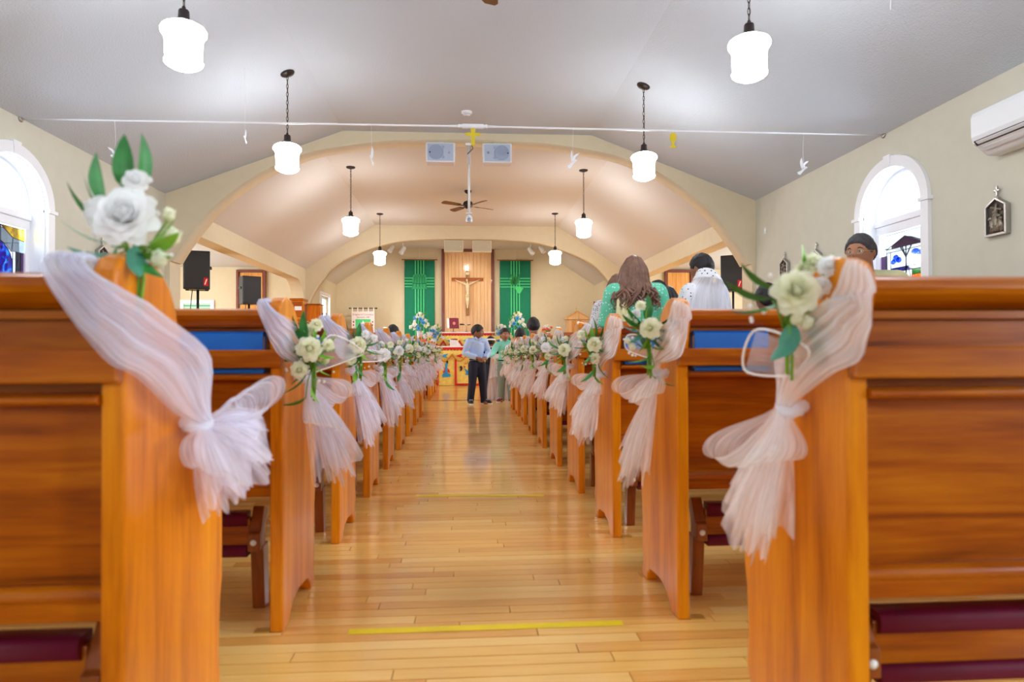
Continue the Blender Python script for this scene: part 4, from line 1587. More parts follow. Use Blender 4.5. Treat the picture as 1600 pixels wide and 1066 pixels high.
def banner(x0, x1, kind, label):
    r = thing('green_banner', label, 'banner', ((x0 + x1) / 2, Y_END - .045, 0))
    w = (x1 - x0) / 2

    def f(u, v):
        x = (2 * u - 1) * w
        return (x, .006 * sin(x * 9) - .004, .72 + 2.44 * v)
    b = MB().grid(f, 20, 10).build('cloth', BANNERG, r)
    so = b.modifiers.new('t', 'SOLIDIFY')
    so.thickness = .004
    m = MB()
    for k in range(4):
        x = -.108 + k * .072 - (.0 if kind == 'loaf' else 0)
        m.box(x - .011, x + .011, -.016, -.010, .74, 3.15)
    for k in range(4):
        z = 2.46 + k * .076
        m.box(-w + .005, w - .005, -.020, -.014, z - .011, z + .011)
    m.build('stripe_applique', BANNERL, r)
    m = MB()
    if kind == 'loaf':
        m.prism([(-.17, 2.44), (.17, 2.44), (.19, 2.53), (.16, 2.56), (-.16, 2.56), (-.19, 2.53)], -.03, -.02, 'y')
        m.prism(disc(0, 2.62, .20, .13, 20), -.028, -.02, 'y')
        for k in range(5):
            m.prism(disc(-.13 + k * .065, 2.73 + .02 * (k % 2), .045, .05, 12), -.036, -.026, 'y')
        m.prism([(-.2, 2.40), (.2, 2.40), (.18, 2.44), (-.18, 2.44)], -.032, -.02, 'y')
        g = m.build('basket_applique', plain('mid_green_applique', lin(40, 170, 108), .7), r)
        m = MB()
        for k in range(5):
            m.tube([(-.18 + k * .09, -.034, 2.45), (-.13 + k * .065, -.037, 2.60), (-.13 + k * .065, -.038, 2.72)], .006, 5)
        m.tube([(-.19, -.034, 2.55), (0, -.034, 2.535), (.19, -.034, 2.55)], .008, 5)
        m.build('applique_edging', BANNERG, g)
    else:
        for k, (dx, dz) in enumerate([(-2, 0), (-1, 0), (0, 0), (1, 0), (2, 0), (-1.5, -.85), (-.5, -.85), (.5, -.85), (1.5, -.85), (-1, -1.7), (0, -1.7), (1, -1.7), (-.5, -2.5), (.5, -2.5), (-1.5, .8), (-.5, .8), (.5, .8)]):
            m.ball((.10 + dx * .043, -.022, 2.42 + dz * .043), (.024, .012, .024), 10, 6)
        g = m.build('grape_applique', BANNERL, r)
        m = MB()
        for a, l in ((2.5, .3), (2.1, .34), (1.75, .34), (1.3, .3), (2.85, .24)):
            c, s_ = cos(a), sin(a)
            px, pz = 0.04, 2.52
            m.prism([(px, pz), (px + c * l * .5 - s_ * .045, pz + s_ * l * .5 + c * .045), (px + c * l, pz + s_ * l), (px + c * l * .5 + s_ * .045, pz + s_ * l * .5 - c * .045)], -.030, -.020, 'y')
        m.build('wheat_applique', plain('leaf_applique', lin(36, 150, 84), .7), r)
    MB().tube([(-w - .05, .0, 3.17), (w + .05, .0, 3.17)], .012, 8).build('rod', OAK_H, r)
    m = MB()
    for s in (-1, 1):
        m.ball((s * (w + .055), 0, 3.17), .02, 10, 6)
    m.build('finial', OAK_V, r)
    MB().tube([(0, 0, 3.17), (0, .01, 3.44)], .003, 5).build('cord', PAPER, r)


banner(-1.63, -.848, 'loaf', 'green banner with a basket of loaves, left of the crucifix')
banner(.866, 1.68, 'grape', 'green banner with wheat and grapes, right of the crucifix')

# track spotlights under the chancel ceiling
for i, (tx, ty, tz) in enumerate(TRACKS):
    lab = ['outer left', 'inner left', 'inner right', 'outer right'][i]
    r = thing('track_spotlight', 'white %s spotlight head under the chancel ceiling' % lab, 'spotlight', (tx, ty, FLATZ), 0, 'white track spotlights')
    MB().box(-.03, .03, -.05, .05, -.03, 0).build('adapter', PLASTIC, r, .004)
    MB().tube([(0, 0, -.02), (0, 0, tz - FLATZ + .02)], .009, 8).build('arm', PLASTIC, r)
    T = Matrix.Translation((0, 0, tz - FLATZ - .03)) @ Matrix.Rotation(radians(30 if tx < 0 else -30), 4, 'Y') @ Matrix.Rotation(radians(-25), 4, 'X')
    MB().lathe([(0, .09), (.04, .085), (.052, .06), (.055, -.07), (.06, -.1), (.052, -.1), (.045, -.06), (0, -.055)], 20, T=T).build('head', PLASTIC, r)
for tx in (-1.2, -.1, 1.15):
    r = thing('can_light', 'small round white ceiling fitting above the altar, %s' % {-1.2: 'left one', -.1: 'middle one', 1.15: 'right one'}[tx], 'ceiling light', (tx, 15.9, FLATZ))
    MB().lathe([(0, -.10), (.05, -.10), (.06, -.09), (.06, -.01), (.07, 0), (0, 0)], 18).build('housing', PLASTIC, r)
    MB().lathe([(0, -.104), (.045, -.104), (.045, -.1), (0, -.1)], 18).build('lens', PAPER, r)


# ------------------------------------------------------------------ altars
def figure(m_b, m_r, m_k, x, z, y, sc):
    """A small veiled standing figure as flat applique."""
    P = lambda pts: [(x + a * sc * .8, z + b * sc * .95) for a, b in pts]
    m_b.prism(P([(-.4, 0), (.45, .05), (.5, .25), (.15, .4), (.12, 1.0), (.2, 1.3), (.05, 1.45), (-.12, 1.25), (-.1, .6), (-.45, .2)]), y - .006, y - .001, 'y')
    m_r.prism(P([(-.35, .4), (-.12, .5), (-.12, .95), (-.3, .7)]), y - .007, y - .001, 'y')
    m_r.prism(P([(.15, .5), (.45, .42), (.35, .7), (.16, .9)]), y - .007, y - .001, 'y')
    m_k.prism(P([(.02, 1.42), (.2, 1.28), (.24, 1.5), (.15, 1.68), (.02, 1.62)]), y - .008, y - .001, 'y')


DARKF = plain('dark_embroidery', lin(50, 28, 34), .7)


def swags(m, x0, x1, n, z, drop, y):
    for k in range(n):
        a, b = x0 + (x1 - x0) * k / n, x0 + (x1 - x0) * (k + 1) / n

        def f(u, v, a=a, b=b):
            x = a + (b - a) * u
            s = sin(pi * u)
            return (x, y - .012 - .03 * s * sin(pi * min(1, v * 1.1)), z - drop * (.35 + .65 * s) * v)
        m.grid(f, 14, 6)


def zigzag(m, x0, x1, n, z0, z1, y):
    w = (x1 - x0) / n
    for k in range(n):
        a = x0 + k * w
        m.prism([(a, z1), (a + w / 2, z0), (a + w, z1)], y - .005, y, 'y')


def altar(x0, x1, y0, y1, zb, zt, label, front):
    r = thing('altar', label, 'altar', ((x0 + x1) / 2, y0, zb))
    w, d, h = (x1 - x0) / 2, y1 - y0, zt - zb
    MB().box(-w + .02, w - .02, .02, d - .02, 0, h - .03).build('body', GOLDF, r)
    MB().box(-w - .02, w + .02, -.02, d + .02, h - .03, h).build('linen_top', LINEN, r, .004)
    m = MB()

    def cloth(u, v):
        x = (2 * u - 1) * (w - .005)
        return (x, .0 + .008 * sin(x * 16) * (1 - v), .01 + (h - .045) * v)
    m.grid(cloth, 60, 4)
    m.build('frontal', GOLDF, r)
    m = MB()
    m.box(-w, w, -.016, -.006, h - .075, h - .03)
    zigzag(m, -w, w, int(w * 2 / .07), h - .11, h - .072, -.008)
    for q in (-1, 1):
        m.box(q * w, q * (w + .012), -.005, d, h - .10, h - .03)
    m.build('red_band', REDF, r)
    b = MB()
    if front:
        n = 4
        swags(b, -w, w, n, h - .10, .24, -.004)
        o = b.build('swag_valance', GOLDF, r)
        m = MB()
        for k in range(n):
            a, c = -w + 2 * w * k / n, -w + 2 * w * (k + 1) / n
            m.tube([(a + (c - a) * u, -.022 - .03 * sin(pi * u), h - .10 - .24 * (.35 + .65 * sin(pi * u))) for u in [j / 12 for j in range(13)]], .014, 6)
        m.build('swag_fringe', plain('ochre_fringe', lin(206, 130, 46), .6), o)
        for xx in (-w, -w * .42, w * .42 - .045, w - .045):
            MB().box(xx, xx + .045, -.018, -.006, 0.01, h - .22).build('red_border', REDF, r)
        MB().box(-w * .42 + .045, w * .42 - .045, -.018, -.006, .01, .05).build('red_border', REDF, r)
        mb, mr, mk = MB(), MB(), MB()
        figure(mb, mr, mk, -w * .71 + .01, .19, -.014, .25)
        figure(mb, mr, mk, w * .71 + .01, .19, -.014, .25)
        # centre emblem: cup between birds with rays
        mb.prism([(-.075, .40), (.0, .34), (.075, .40), (.03, .29), (.055, .24), (-.055, .24), (-.03, .29)], -.022, -.014, 'y')
        for q in (-1, 1):
            mk.prism([(q * .11, .40), (q * .14, .45), (q * .18, .43), (q * .16, .38), (q * .175, .32), (q * .13, .34)], -.022, -.014, 'y')
            mr.prism([(q * .04, .42), (q * .09, .45), (q * .07, .40)], -.022, -.014, 'y')
        for k in range(5):
            a = pi / 2 + (k - 2) * .35
            mr.prism([(.07 * cos(a) - .008, .42 + .07 * sin(a)), (.07 * cos(a) + .008, .42 + .07 * sin(a)), (.15 * cos(a), .42 + .15 * sin(a))], -.020, -.014, 'y')
        for k in range(4):
            x = -w + 2 * w * (k + .5) / n
            (mb if k in (0, 3) else mr).prism([(x - .09, h - .22), (x, h - .19), (x + .09, h - .17), (x + .03, h - .23), (x + .08, h - .27), (x - .02, h - .25)], -.058, -.050, 'y')
        mb.build('blue_applique', BLUEF, r)
        mr.build('red_applique', REDF, r)
        mk.build('dark_applique', DARKF, r)
    else:
        n = 5
        swags(b, -w, w, n, h - .09, .34, -.004)
        o = b.build('swag_valance', GOLDF, r)
        m = MB()
        for k in range(n):
            a, c = -w + 2 * w * k / n, -w + 2 * w * (k + 1) / n
            m.tube([(a + (c - a) * u, -.024 - .03 * sin(pi * u), h - .09 - .34 * (.35 + .65 * sin(pi * u))) for u in [j / 12 for j in range(13)]], .018, 6)
        m.build('red_fringe', REDF, o)
        mb, mr = MB(), MB()
        for k in range(n):
            x = -w + 2 * w * (k + .5) / n
            mb.prism([(x - .11, h - .20), (x - .02, h - .19), (x + .10, h - .15), (x + .04, h - .23), (x + .02, h - .27), (x - .03, h - .24)], -.060, -.052, 'y')
            mr.prism([(x - .08, h - .30), (x, h - .27), (x + .08, h - .30), (x, h - .34)], -.058, -.050, 'y')
        mb.build('blue_applique', BLUEF, r)
        mr.build('red_applique', REDF, r)
    return r


structure(MB().box(-1.9, 1.9, 16.05, Y_END, 0, .14).build('trim_4', PANEL_O, None, .01), 'low wooden step under the rear altar', 'step')
altar(-.69, .69, 15.3, 15.95, 0, .892, 'front altar table in gold cloth with red borders and a blue figure', True)
altar(-.96, .96, 16.3, 16.95, .14, 1.235, 'rear altar in gold swags behind the front altar', False)

r = thing('missal_stand', 'dark red missal open on a stand on the rear altar', 'book', (-.33, 16.45, 1.235), radians(8))
MB().box(-.06, .06, -.02, .10, 0, .012).build('foot', BRONZE, r, .002)
MB().tube([(0, .04, 0), (0, .05, .12)], .008, 8).build('post', BRONZE, r)
T = Matrix.Translation((0, .04, .20)) @ Matrix.Rotation(radians(-18), 4, 'X')
b = MB().box(-.10, .13, -.012, 0, -.12, .15, T=T).build('cover', plain('missal_red', lin(128, 36, 62), .5), r, .003)
m = MB()
m.prism(disc(.015, .01, .035, .04, 14), -.0145, -.012, 'y', T=T)
m.build('cover_emblem', plain('rose_gold', lin(214, 140, 120), .4), b)
MB().box(-.155, -.10, -.010, 0, -.11, .14, T=T).build('page_block', PAPER, r, .003)

r = thing('microphone', 'black gooseneck microphone on the rear altar beside the missal', 'microphone', (-.02, 16.42, 1.235))
MB().lathe([(0, 0), (.05, 0), (.045, .014), (0, .018)], 16).build('base', BLACK, r)
MB().tube([(.0, 0, .01), (.0, 0, .12), (-.02, -.01, .17), (-.06, -.02, .18)], .006, 8).build('gooseneck', STEEL, r)
MB().tube([(-.05, -.02, .18), (-.13, -.03, .185), (-.16, -.03, .18)], [.012, .02, .018], 10).build('capsule', BLACK, r)
MB().tube([(.02, 0, .17), (.10, -.01, .18)], .009, 8).build('clip', BLACK, r)

r = thing('book_rest', 'white covered book rest on the front altar', 'book rest', (-.28, 15.5, .892))
m = MB()
m.prism([(-.12, 0), (.14, 0), (.06, .11), (-.12, .13)], -.0, .18, 'y')
m.build('slope', LINEN, r, .01)
MB().prism([(-.13, .128), (.07, .108), (.07, .125), (-.13, .150)], -.01, .19, 'y').build('book', PAPER, r, .003)
m = MB()
for k in range(3):
    m.box(-.1, .04, -.004, 0, .03 + k * .03, .036 + k * .03)
m.build('seam', plain('pale_seam', lin(206, 204, 212), .7), r)
MB().box(-.11, .05, .19, .22, .14, .17).build('marker', REDD, r, .003)


# ------------------------------------------------------------------ flower arrangements beside the altar
def arrangement(loc, R, H, label, seed, vase_h=.18, lean=0.0, vase_mat=None):
    r = thing('flower_arrangement', label, 'flowers', loc, 0, 'blue and white altar flowers')
    g = random.Random(seed)
    MB().lathe([(0, 0), (.05, 0), (.055, .01), (.075, vase_h * .5), (.085, vase_h), (.075, vase_h), (.06, vase_h * .5), (0, vase_h * .45)], 20).build('vase', vase_mat or WHITE, r)
    m = MB()
    for k in range(70):
        a = g.uniform(0, 2 * pi)
        t = g.uniform(-.15, 1)
        rad = R * (1.15 - .75 * max(0, t)) * g.uniform(.6, 1.1)
        c = Vector((rad * cos(a) + lean * t, rad * sin(a) * .7, vase_h + H * t))
        d = Vector((cos(a), sin(a) * .7, g.uniform(-.3, 1.1))).normalized()
        T = Matrix.Translation(c) @ Vector(d).to_track_quat('Y', 'Z').to_matrix().to_4x4()
        L, W = g.uniform(.07, .12), g.uniform(.022, .04)
        m.mat = 0 if g.random() < .5 else 1
        m.grid(lambda u, v: Vector((W * sin(pi * v ** .8) * .5 * (2 * u - 1), L * v, .25 * L * v * v)), 2, 4, T=T)
    m.build('foliage', [LEAF, LEAF_Y], r)['kind'] = 'stuff'
    n = 24
    for k in range(n):
        t = (k + .5) / n
        a = k * 2.4 + g.uniform(-.3, .3)
        rad = R * (1.0 - .78 * t) * g.uniform(.75, 1.05)
        c = (rad * cos(a) + lean * t, rad * sin(a) * .7 - .03, vase_h + .02 + H * t)
        inner = abs(c[0] - lean * t) < R * .42 and t < .75
        kind = 'blue' if inner and g.random() < .8 else ('white' if g.random() < .7 else 'cream')
        put('blossom', BLOSSOM[kind], r, c, look((cos(a) * .8, sin(a) * .6 - .6, .5), g.uniform(0, 6)), g.uniform(.75, 1.1))
    m = MB()
    for k in range(5):
        a = 2 * pi * k / 5
        m.tube([(0, 0, vase_h * .5), (R * .3 * cos(a), R * .2 * sin(a), vase_h + H * .3), (R * .6 * cos(a), R * .4 * sin(a), vase_h + H * .5)], .005, 5)
    m.build('stem', STEMG, r)


def cloth_pedestal(x, y, w, h, mat, label):
    r = thing('cloth_pedestal', label, 'pedestal', (x, y, 0))
    m = MB()

    def f(u, v):
        a = 2 * pi * u
        k = (max(abs(cos(a)), abs(sin(a))))
        rr = w / k * (1 + .12 * (1 - v) * (1 + sin(a * 9)) * .5)
        return (rr * cos(a), rr * sin(a), h * v)
    m.grid(f, 72, 6, cu=True)
    m.lathe([(0, h - .002), (w * .98, h - .002), (w, h), (0, h + .004)], 24)
    m.build('drape', mat, r)
    MB().lathe([(0, 0), (w * .8, 0), (w * .8, h - .01), (0, h - .01)], 4).build('box', PANEL_O, r)


cloth_pedestal(-1.16, 16.75, .15, 1.07, PINKF, 'coral draped pedestal at the left end of the rear altar')
cloth_pedestal(-.82, 16.0, .15, .90, REDD, 'wine red draped pedestal left of the front altar')
cloth_pedestal(1.24, 16.75, .16, 1.09, PINKF, 'coral draped pedestal at the right end of the rear altar')
cloth_pedestal(.86, 16.0, .15, .92, REDD, 'wine red draped pedestal right of the front altar')
arrangement((-1.16, 16.75, 1.075), .27, .40, 'taller blue and white flower arrangement left of the rear altar', 3, .20)
arrangement((-.80, 16.0, .905), .23, .26, 'lower blue and white flower arrangement left of the front altar', 4, .16, .05)
arrangement((1.24, 16.75, 1.095), .27, .40, 'taller blue and white flower arrangement right of the rear altar', 5, .20)
arrangement((.84, 16.0, .925), .23, .26, 'lower blue and white flower arrangement right of the front altar', 6, .16, -.05)

# parish banner on a stand
r = thing('parish_banner', 'white lettered banner with a green square, left of the altar', 'banner', (-2.66, 17.6, 0))
MB().box(-.29, .29, -.012, 0, .9, 1.80).build('cloth', LINEN, r, .002)
m = MB()
m.tube([(-.33, 0, 1.88), (.33, 0, 1.88)], .012, 8)
for q in (-1, 1):
    m.ball((q * .34, 0, 1.88), .02, 8, 6)
m.build('crossbar', BRONZE, r)
m = MB()
for k in range(5):
    x = -.27 + k * .135
    m.box(x - .014, x + .014, -.014, .012, 1.79, 1.90)
m.build('tab', LINEN, r)
m = MB()
m.box(-.19, .19, -.016, -.012, 1.18, 1.60)
g = m.build('green_panel', BANNERL, r)
m = MB()
m.prism(disc(0, 1.42, .12, .10, 18), -.019, -.016, 'y')
m.box(-.012, .012, -.021, -.016, 1.25, 1.56)
m.build('white_emblem', LINEN, g)
m = MB()
for q in (-1, 1):
    for z in (1.53, 1.45):
        m.prism(disc(q * .24, z, .018, .022, 8), -.016, -.012, 'y')
m.build('rosebud_motif', REDD, r)
MB().tube([(0, .02, .0), (0, .02, 1.9)], .014, 8).build('pole', BRONZE, r)
MB().lathe([(0, 0), (.2, 0), (.19, .03), (.03, .05), (0, .05)], 20, (0, .02, 0)).build('base', BRONZE, r)
RTXT = plain('rust_lettering', lin(206, 132, 110), .7)
for txt, z, sz in (('Knights of Columbus', 1.70, .062), ('Berwick, NB', 1.63, .062)):
    cu = bpy.data.curves.new('lettering', 'FONT')
    cu.body = txt
    cu.size = sz
    cu.align_x = 'CENTER'
    cu.extrude = .001
    cu.materials.append(RTXT)
    tmp = bpy.data.objects.new('tmp', cu)
    COL.objects.link(tmp)
    me = bpy.data.meshes.new_from_object(tmp.evaluated_get(bpy.context.evaluated_depsgraph_get()))
    bpy.data.objects.remove(tmp)
    o = bpy.data.objects.new('lettering', me)
    o['kind'] = 'stuff'
    COL.objects.link(o)
    o.parent = r
    o.location = (0, -.0135, z)
    o.rotation_euler = (pi / 2, 0, 0)

# tabernacle, its table, pots, lamp on the right of the chancel
r = thing('side_table', 'low table under the wooden tabernacle', 'table', (2.75, 17.45, 0))
MB().box(-.55, .55, -.25, .25, 1.12, 1.17).build('tabletop', OAK_H, r, .006)
MB().box(-.57, .57, -.27, .27, 1.168, 1.178).build('table_linen', LINEN, r)
for sx in (-1, 1):
    for sy in (-1, 1):
        MB().box(sx * .5 - .03, sx * .5 + .03, sy * .2 - .03, sy * .2 + .03, 0, 1.12).build('leg', OAK_V, r, .004)
r = thing('tabernacle', 'blond wooden tabernacle shaped like a small house', 'tabernacle', (2.83, 17.45, 1.178))
MB().box(-.26, .26, -.15, .15, 0, .40).build('body', PANEL_W, r, .004)
m = MB()
m.prism([(-.32, .40), (.32, .40), (.32, .435), (0, .62), (-.32, .435)], -.19, .19, 'y')
m.build('gable_roof', PANEL_W, r, .005)
m = MB()
m.prism([(-.32, .435), (-.27, .435), (0, .59), (.27, .435), (.32, .435), (0, .625)], -.2, -.19, 'y')
m.build('gable_moulding', PANEL_O, r)
d = MB().box(-.15, .15, -.165, -.15, .05, .36).build('door', PANEL_O, r, .004)
m = MB()
m.tube([(0, -.168, .08), (0.0, -.168, .33)], .006, 6)
for q in (-1, 1):
    m.tube([(0, -.168, .15), (q * .06, -.168, .20), (q * .07, -.168, .30)], .005, 6)
    m.tube([(0, -.168, .22), (q * .04, -.168, .26), (q * .03, -.168, .32)], .004, 6)
m.build('vine_inlay', BRONZE, d)
m = MB()
m.box(-.006, .006, -.01, .0, .61, .74)
m.box(-.03, .03, -.01, 0, .68, .692)
m.build('cross', GOLD, r)
r = thing('potted_flowers', 'small pot of coral and white flowers left of the tabernacle', 'flowers', (2.02, 17.2, 1.10))
MB().lathe([(0, 0), (.07, 0), (.09, .12), (.095, .14), (.08, .14), (0, .1)], 16).build('pot', PAPER, r)
MB().lathe([(.092, .10), (.096, .10), (.097, .118), (.093, .118)], 16).build('pot_band', REDD, r)
g = random.Random(9)
for k in range(12):
    a = k * 2.4
    rr = .05 + .08 * (k % 3) / 2
    put('blossom', BLOSSOM['coral' if k % 3 else 'white'], r, (rr * cos(a), rr * sin(a) * .7, .20 + .12 * g.random()), look((cos(a) * .6, -.5, .7)), .7)
m = MB()
for k in range(16):
    a = k * 1.3
    T = Matrix.Translation((.06 * cos(a), .05 * sin(a), .15)) @ Vector((cos(a), sin(a) * .6, .7)).to_track_quat('Y', 'Z').to_matrix().to_4x4()
    m.grid(lambda u, v: Vector((.03 * sin(pi * v ** .8) * (u - .5), .1 * v, .02 * v * v)), 2, 4, T=T)
m.build('foliage', LEAF, r)['kind'] = 'stuff'
r = thing('plant_stand', 'thin white stand under the coral flower pot', 'stand', (2.02, 17.2, 0))
MB().lathe([(0, 0), (.14, 0), (.12, .03), (.03, .06), (.025, 1.06), (.12, 1.09), (.12, 1.10), (0, 1.10)], 18).build('column', WHITE, r)
r = thing('sanctuary_lamp', 'red glass sanctuary lamp on a bracket at the right chancel wall', 'lamp', (CX, 17.35, 1.86))
MB().tube([(0, 0, .0), (-.06, 0, -.01), (-.09, 0, .02)], .009, 8).build('bracket', GOLD, r)
MB().lathe([(0, 0), (.035, 0), (.05, .02), (.055, .08), (.045, .15), (.05, .16), (.04, .16), (0, .14)], 16, (-.09, 0, .02)).build('red_glass', plain('ruby_glass', lin(150, 14, 34), .15, coat=.5), r)
MB().lathe([(0, -.10), (.015, -.08), (.035, 0), (.036, .018), (0, .02)], 14, (-.09, 0, .02)).build('cup', GOLD, r)
MB().lathe([(0, 0), (.045, 0), (.045, .01), (0, .01)], 14, T=Matrix.Rotation(-pi / 2, 4, 'Y')).build('wall_plate', GOLD, r)
r = thing('lectern', 'pale lectern with a black microphone right of the tabernacle', 'lectern', (2.95, 15.6, 0))
MB().prism([(-.16, 0), (.16, 0), (.2, 1.15), (-.2, 1.15)], -.15, .15, 'y').build('column', PANEL_W, r, .008)
MB().prism([(-.25, 1.15), (.25, 1.13), (.25, 1.17), (-.25, 1.21)], -.2, .22, 'y').build('slope', WHITE, r, .005)
MB().tube([(.08, -.1, 1.17), (.08, -.12, 1.34), (.02, -.16, 1.40)], .006, 8).build('gooseneck', BLACK, r)
MB().tube([(.03, -.155, 1.395), (-.06, -.2, 1.42)], [.012, .02], 8).build('microphone_head', BLACK, r)
# ------------------------------------------------------------------ tulle bows on the pew ends
def bow(q, yrow, ax, P, label, seed):
    """P: knot (u, z), tail tilt (deg, forward positive), spread (deg), length; frame u forward, s into the aisle, z up."""
    g = random.Random(seed)
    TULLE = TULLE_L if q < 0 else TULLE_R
    ku, kz = P['knot']
    W = lambda u, s, z: Vector((-q * s, u - ku, z - kz))
    r = thing('tulle_bow', label, 'bow', (q * ax, yrow + ku, kz), 0, 'tulle bows tied on the pew ends')
    KN = (ku, .034, kz)
    # sash: two edges running from the top rail round the pew end to the knot
    ja = lambda a: g.uniform(-a, a)
    a_s = P.get('as', g.uniform(.03, .07) if q > 0 else g.uniform(.06, .09))
    over_rail = a_s > .045
    zr = .936
    A = [(.04, -a_s + .005, zr - .03), (.0, -a_s, zr), (-.034, -a_s, zr - .012), (-.046, -a_s * .7, .875), (-.040, -.012, .79 + ja(.015)), (-.006, .018, .755 + ja(.01)),
         (ku * .5, .03, kz + .030), (ku - .02, .034, kz + .004)]
    bs = min(.038, a_s * .5)
    B = [(.05, -bs - .004, zr - .035), (.0, -bs, zr - .004), (-.042, -bs, .926), (-.050, -bs * .2, .900), (-.012, .018, .882), (min(.07, ku), .020, .855 + ja(.01)), (ku + .055, .024, .79 + ja(.01)), (ku + .034, .03, kz + .045), (ku + .013, .036, kz + .006)]
    if not over_rail:
        A[:3] = [(-.030, -a_s, .920), (-.038, -a_s, .910), (-.046, -a_s, .885)]
        B[:4] = [(-.008, .004, .938), (-.010, .014, .920), (-.004, .019, .895), (.022, .021, .868)]
    nt = 30
    Ac, Bc = cat(A, nt + 1), cat(B, nt + 1)
    m = MB()
    for layer in range(2):
        ph, nf = g.uniform(0, 6), 4 + layer
        off = .006 + .008 * layer

        def f(u, v):
            j = min(nt, int(round(v * nt)))
            a, b = Vector(Ac[j]), Vector(Bc[j])
            p = a.lerp(b, u)
            gather = .35 + .65 * min(1, (1 - v) * 1.8)
            rip = (sin(nf * 2 * pi * u + ph + 1.6 * v) + .6 * sin((nf * 2 + 3) * pi * u + ph * 2 - 2 * v)) * .0065 * gather
            nrm = Vector((-.25, 1, .15)) if v > .5 else Vector((-.8, .45, .4))
            p += nrm.normalized() * (off + rip + (.012 * sin(pi * u)))
            return W(*p)
        m.grid(f, 26, nt)
    m.build('sash', TULLE, r)

    def skirt(m, tilt, beta, R, psi0, psi1, nf, seed2, droop, n_u=56, n_v=13):
        gg = random.Random(seed2)
        ph = [gg.uniform(0, 6.28) for _ in range(5)]
        th = radians(tilt)
        ax_ = Vector((sin(th), .22, -cos(th))).normalized()
        e2 = Vector((0, 1, 0))
        e2 = (e2 - ax_ * e2.dot(ax_)).normalized()
        e1 = e2.cross(ax_)
        if e1.x < 0:
            e1 = -e1
        bt = radians(beta)

        def f(u, v):
            psi = radians(psi0 + (psi1 - psi0) * u)
            fold = sin(nf * psi + ph[0]) * .6 + sin((nf * 1.7) * psi + ph[1]) * .4
            vv = v ** .85
            b = bt * (1.12 - .35 * v) * (1 + .34 * fold * v)
            rag = .86 + .10 * sin(3.1 * psi + ph[2]) + .05 * sin(11 * psi + ph[3]) + .035 * sin(23 * psi + ph[4])
            rr = R * vv * rag
            d = ax_ * cos(b) + (e1 * cos(psi) + e2 * sin(psi) * .62) * sin(b)
            d.x *= P.get('us', 1.0) if d.x > 0 else 1.0
            p = Vector(KN) + d * rr
            p.z -= droop * v * v * R
            p.y = max(p.y, .010 + .012 * v * (1 + fold * .5))
            return W(*p)
        m.grid(f, n_u, n_v)

    m = MB()
    R, beta, tilt = P['len'], P['spread'], P['tilt']
    skirt(m, tilt, beta, R, -12, P.get('psi', 192), 7, seed * 3 + 1, .10)
    skirt(m, tilt + ja(6), beta * .62, R * 1.02, 0, min(180, P.get('psi', 180)), 6, seed * 3 + 2, .08)
    m.build('outer_tail', TULLE, r)
    m = MB()
    skirt(m, tilt + P.get('kick', 18), beta * .7, R * .86, 0, 185, 5, seed * 3 + 4, .10)
    skirt(m, tilt - 8, beta * .35, R * .95, 10, 170, 4, seed * 3 + 5, .02, 30)
    m.build('inner_tail', TULLE, r)
    # loops of the bow
    m = MB()
    for k, (dirang, L) in enumerate(P.get('loops', [(70, .10), (-75, .09)])):
        th = radians(dirang)

        def f(u, v, th=th, L=L, k=k):
            t = 2 * pi * v
            along = L * (sin(t / 2)) ** .8
            puff = .030 * sin(t)
            w = (2 * u - 1) * (.012 + .05 * sin(t / 2) ** 1.2)
            d = Vector((sin(th), .25, -cos(th)))
            nn = Vector((cos(th), 0, sin(th)))
            rip = .007 * sin(5 * pi * u + k) * sin(t / 2)
            p = Vector(KN) + d * along + nn * (puff + rip) + Vector((0, 1, 0)) * (.012 + w * .8 + .02 * sin(t / 2)) + nn * w * .5
            return W(*p)
        m.grid(f, 12, 24)
    m.build('loop', TULLE, r)
    m = MB()
    pts = []
    for k in range(15):
        a = 2 * pi * k / 14
        pts.append(W(ku + .024 * cos(a), .030 + .018 * sin(a), kz + .006 * sin(2 * a)))
    m.tube(pts, [.010 + .002 * sin(3 * k) for k in range(15)], 9)
    m.ball(W(ku, .036, kz), (.020, .022, .020), 12, 8)
    m.build('knot', TULLE_D, r)
    return r


def wired_loop(q, ax, yrow, pts, label_part, parent_loc, parent):
    """Flat organza loop with satin wired edges; pts = outline in (u, s, z)."""
    W = lambda u, s, z: Vector((q * (ax - s), yrow + u, z)) - Vector(parent_loc)
    P4 = [W(*p) for p in pts]
    m = MB()

    def f(u, v):
        a = P4[0].lerp(P4[1], u)
        b = P4[3].lerp(P4[2], u)
        p = a.lerp(b, v)
        return p + Vector((0, 0, .006 * sin(pi * u) * sin(pi * v)))
    m.grid(f, 8, 8)
    o = m.build('organza_loop', ORGANZA, parent)
    m = MB()
    ring = cat([tuple(p) for p in P4 + [P4[0]]], 28)
    m.tube(ring, .0022, 6)
    m.build('ribbon_edge', RIBBON_EDGE, o)


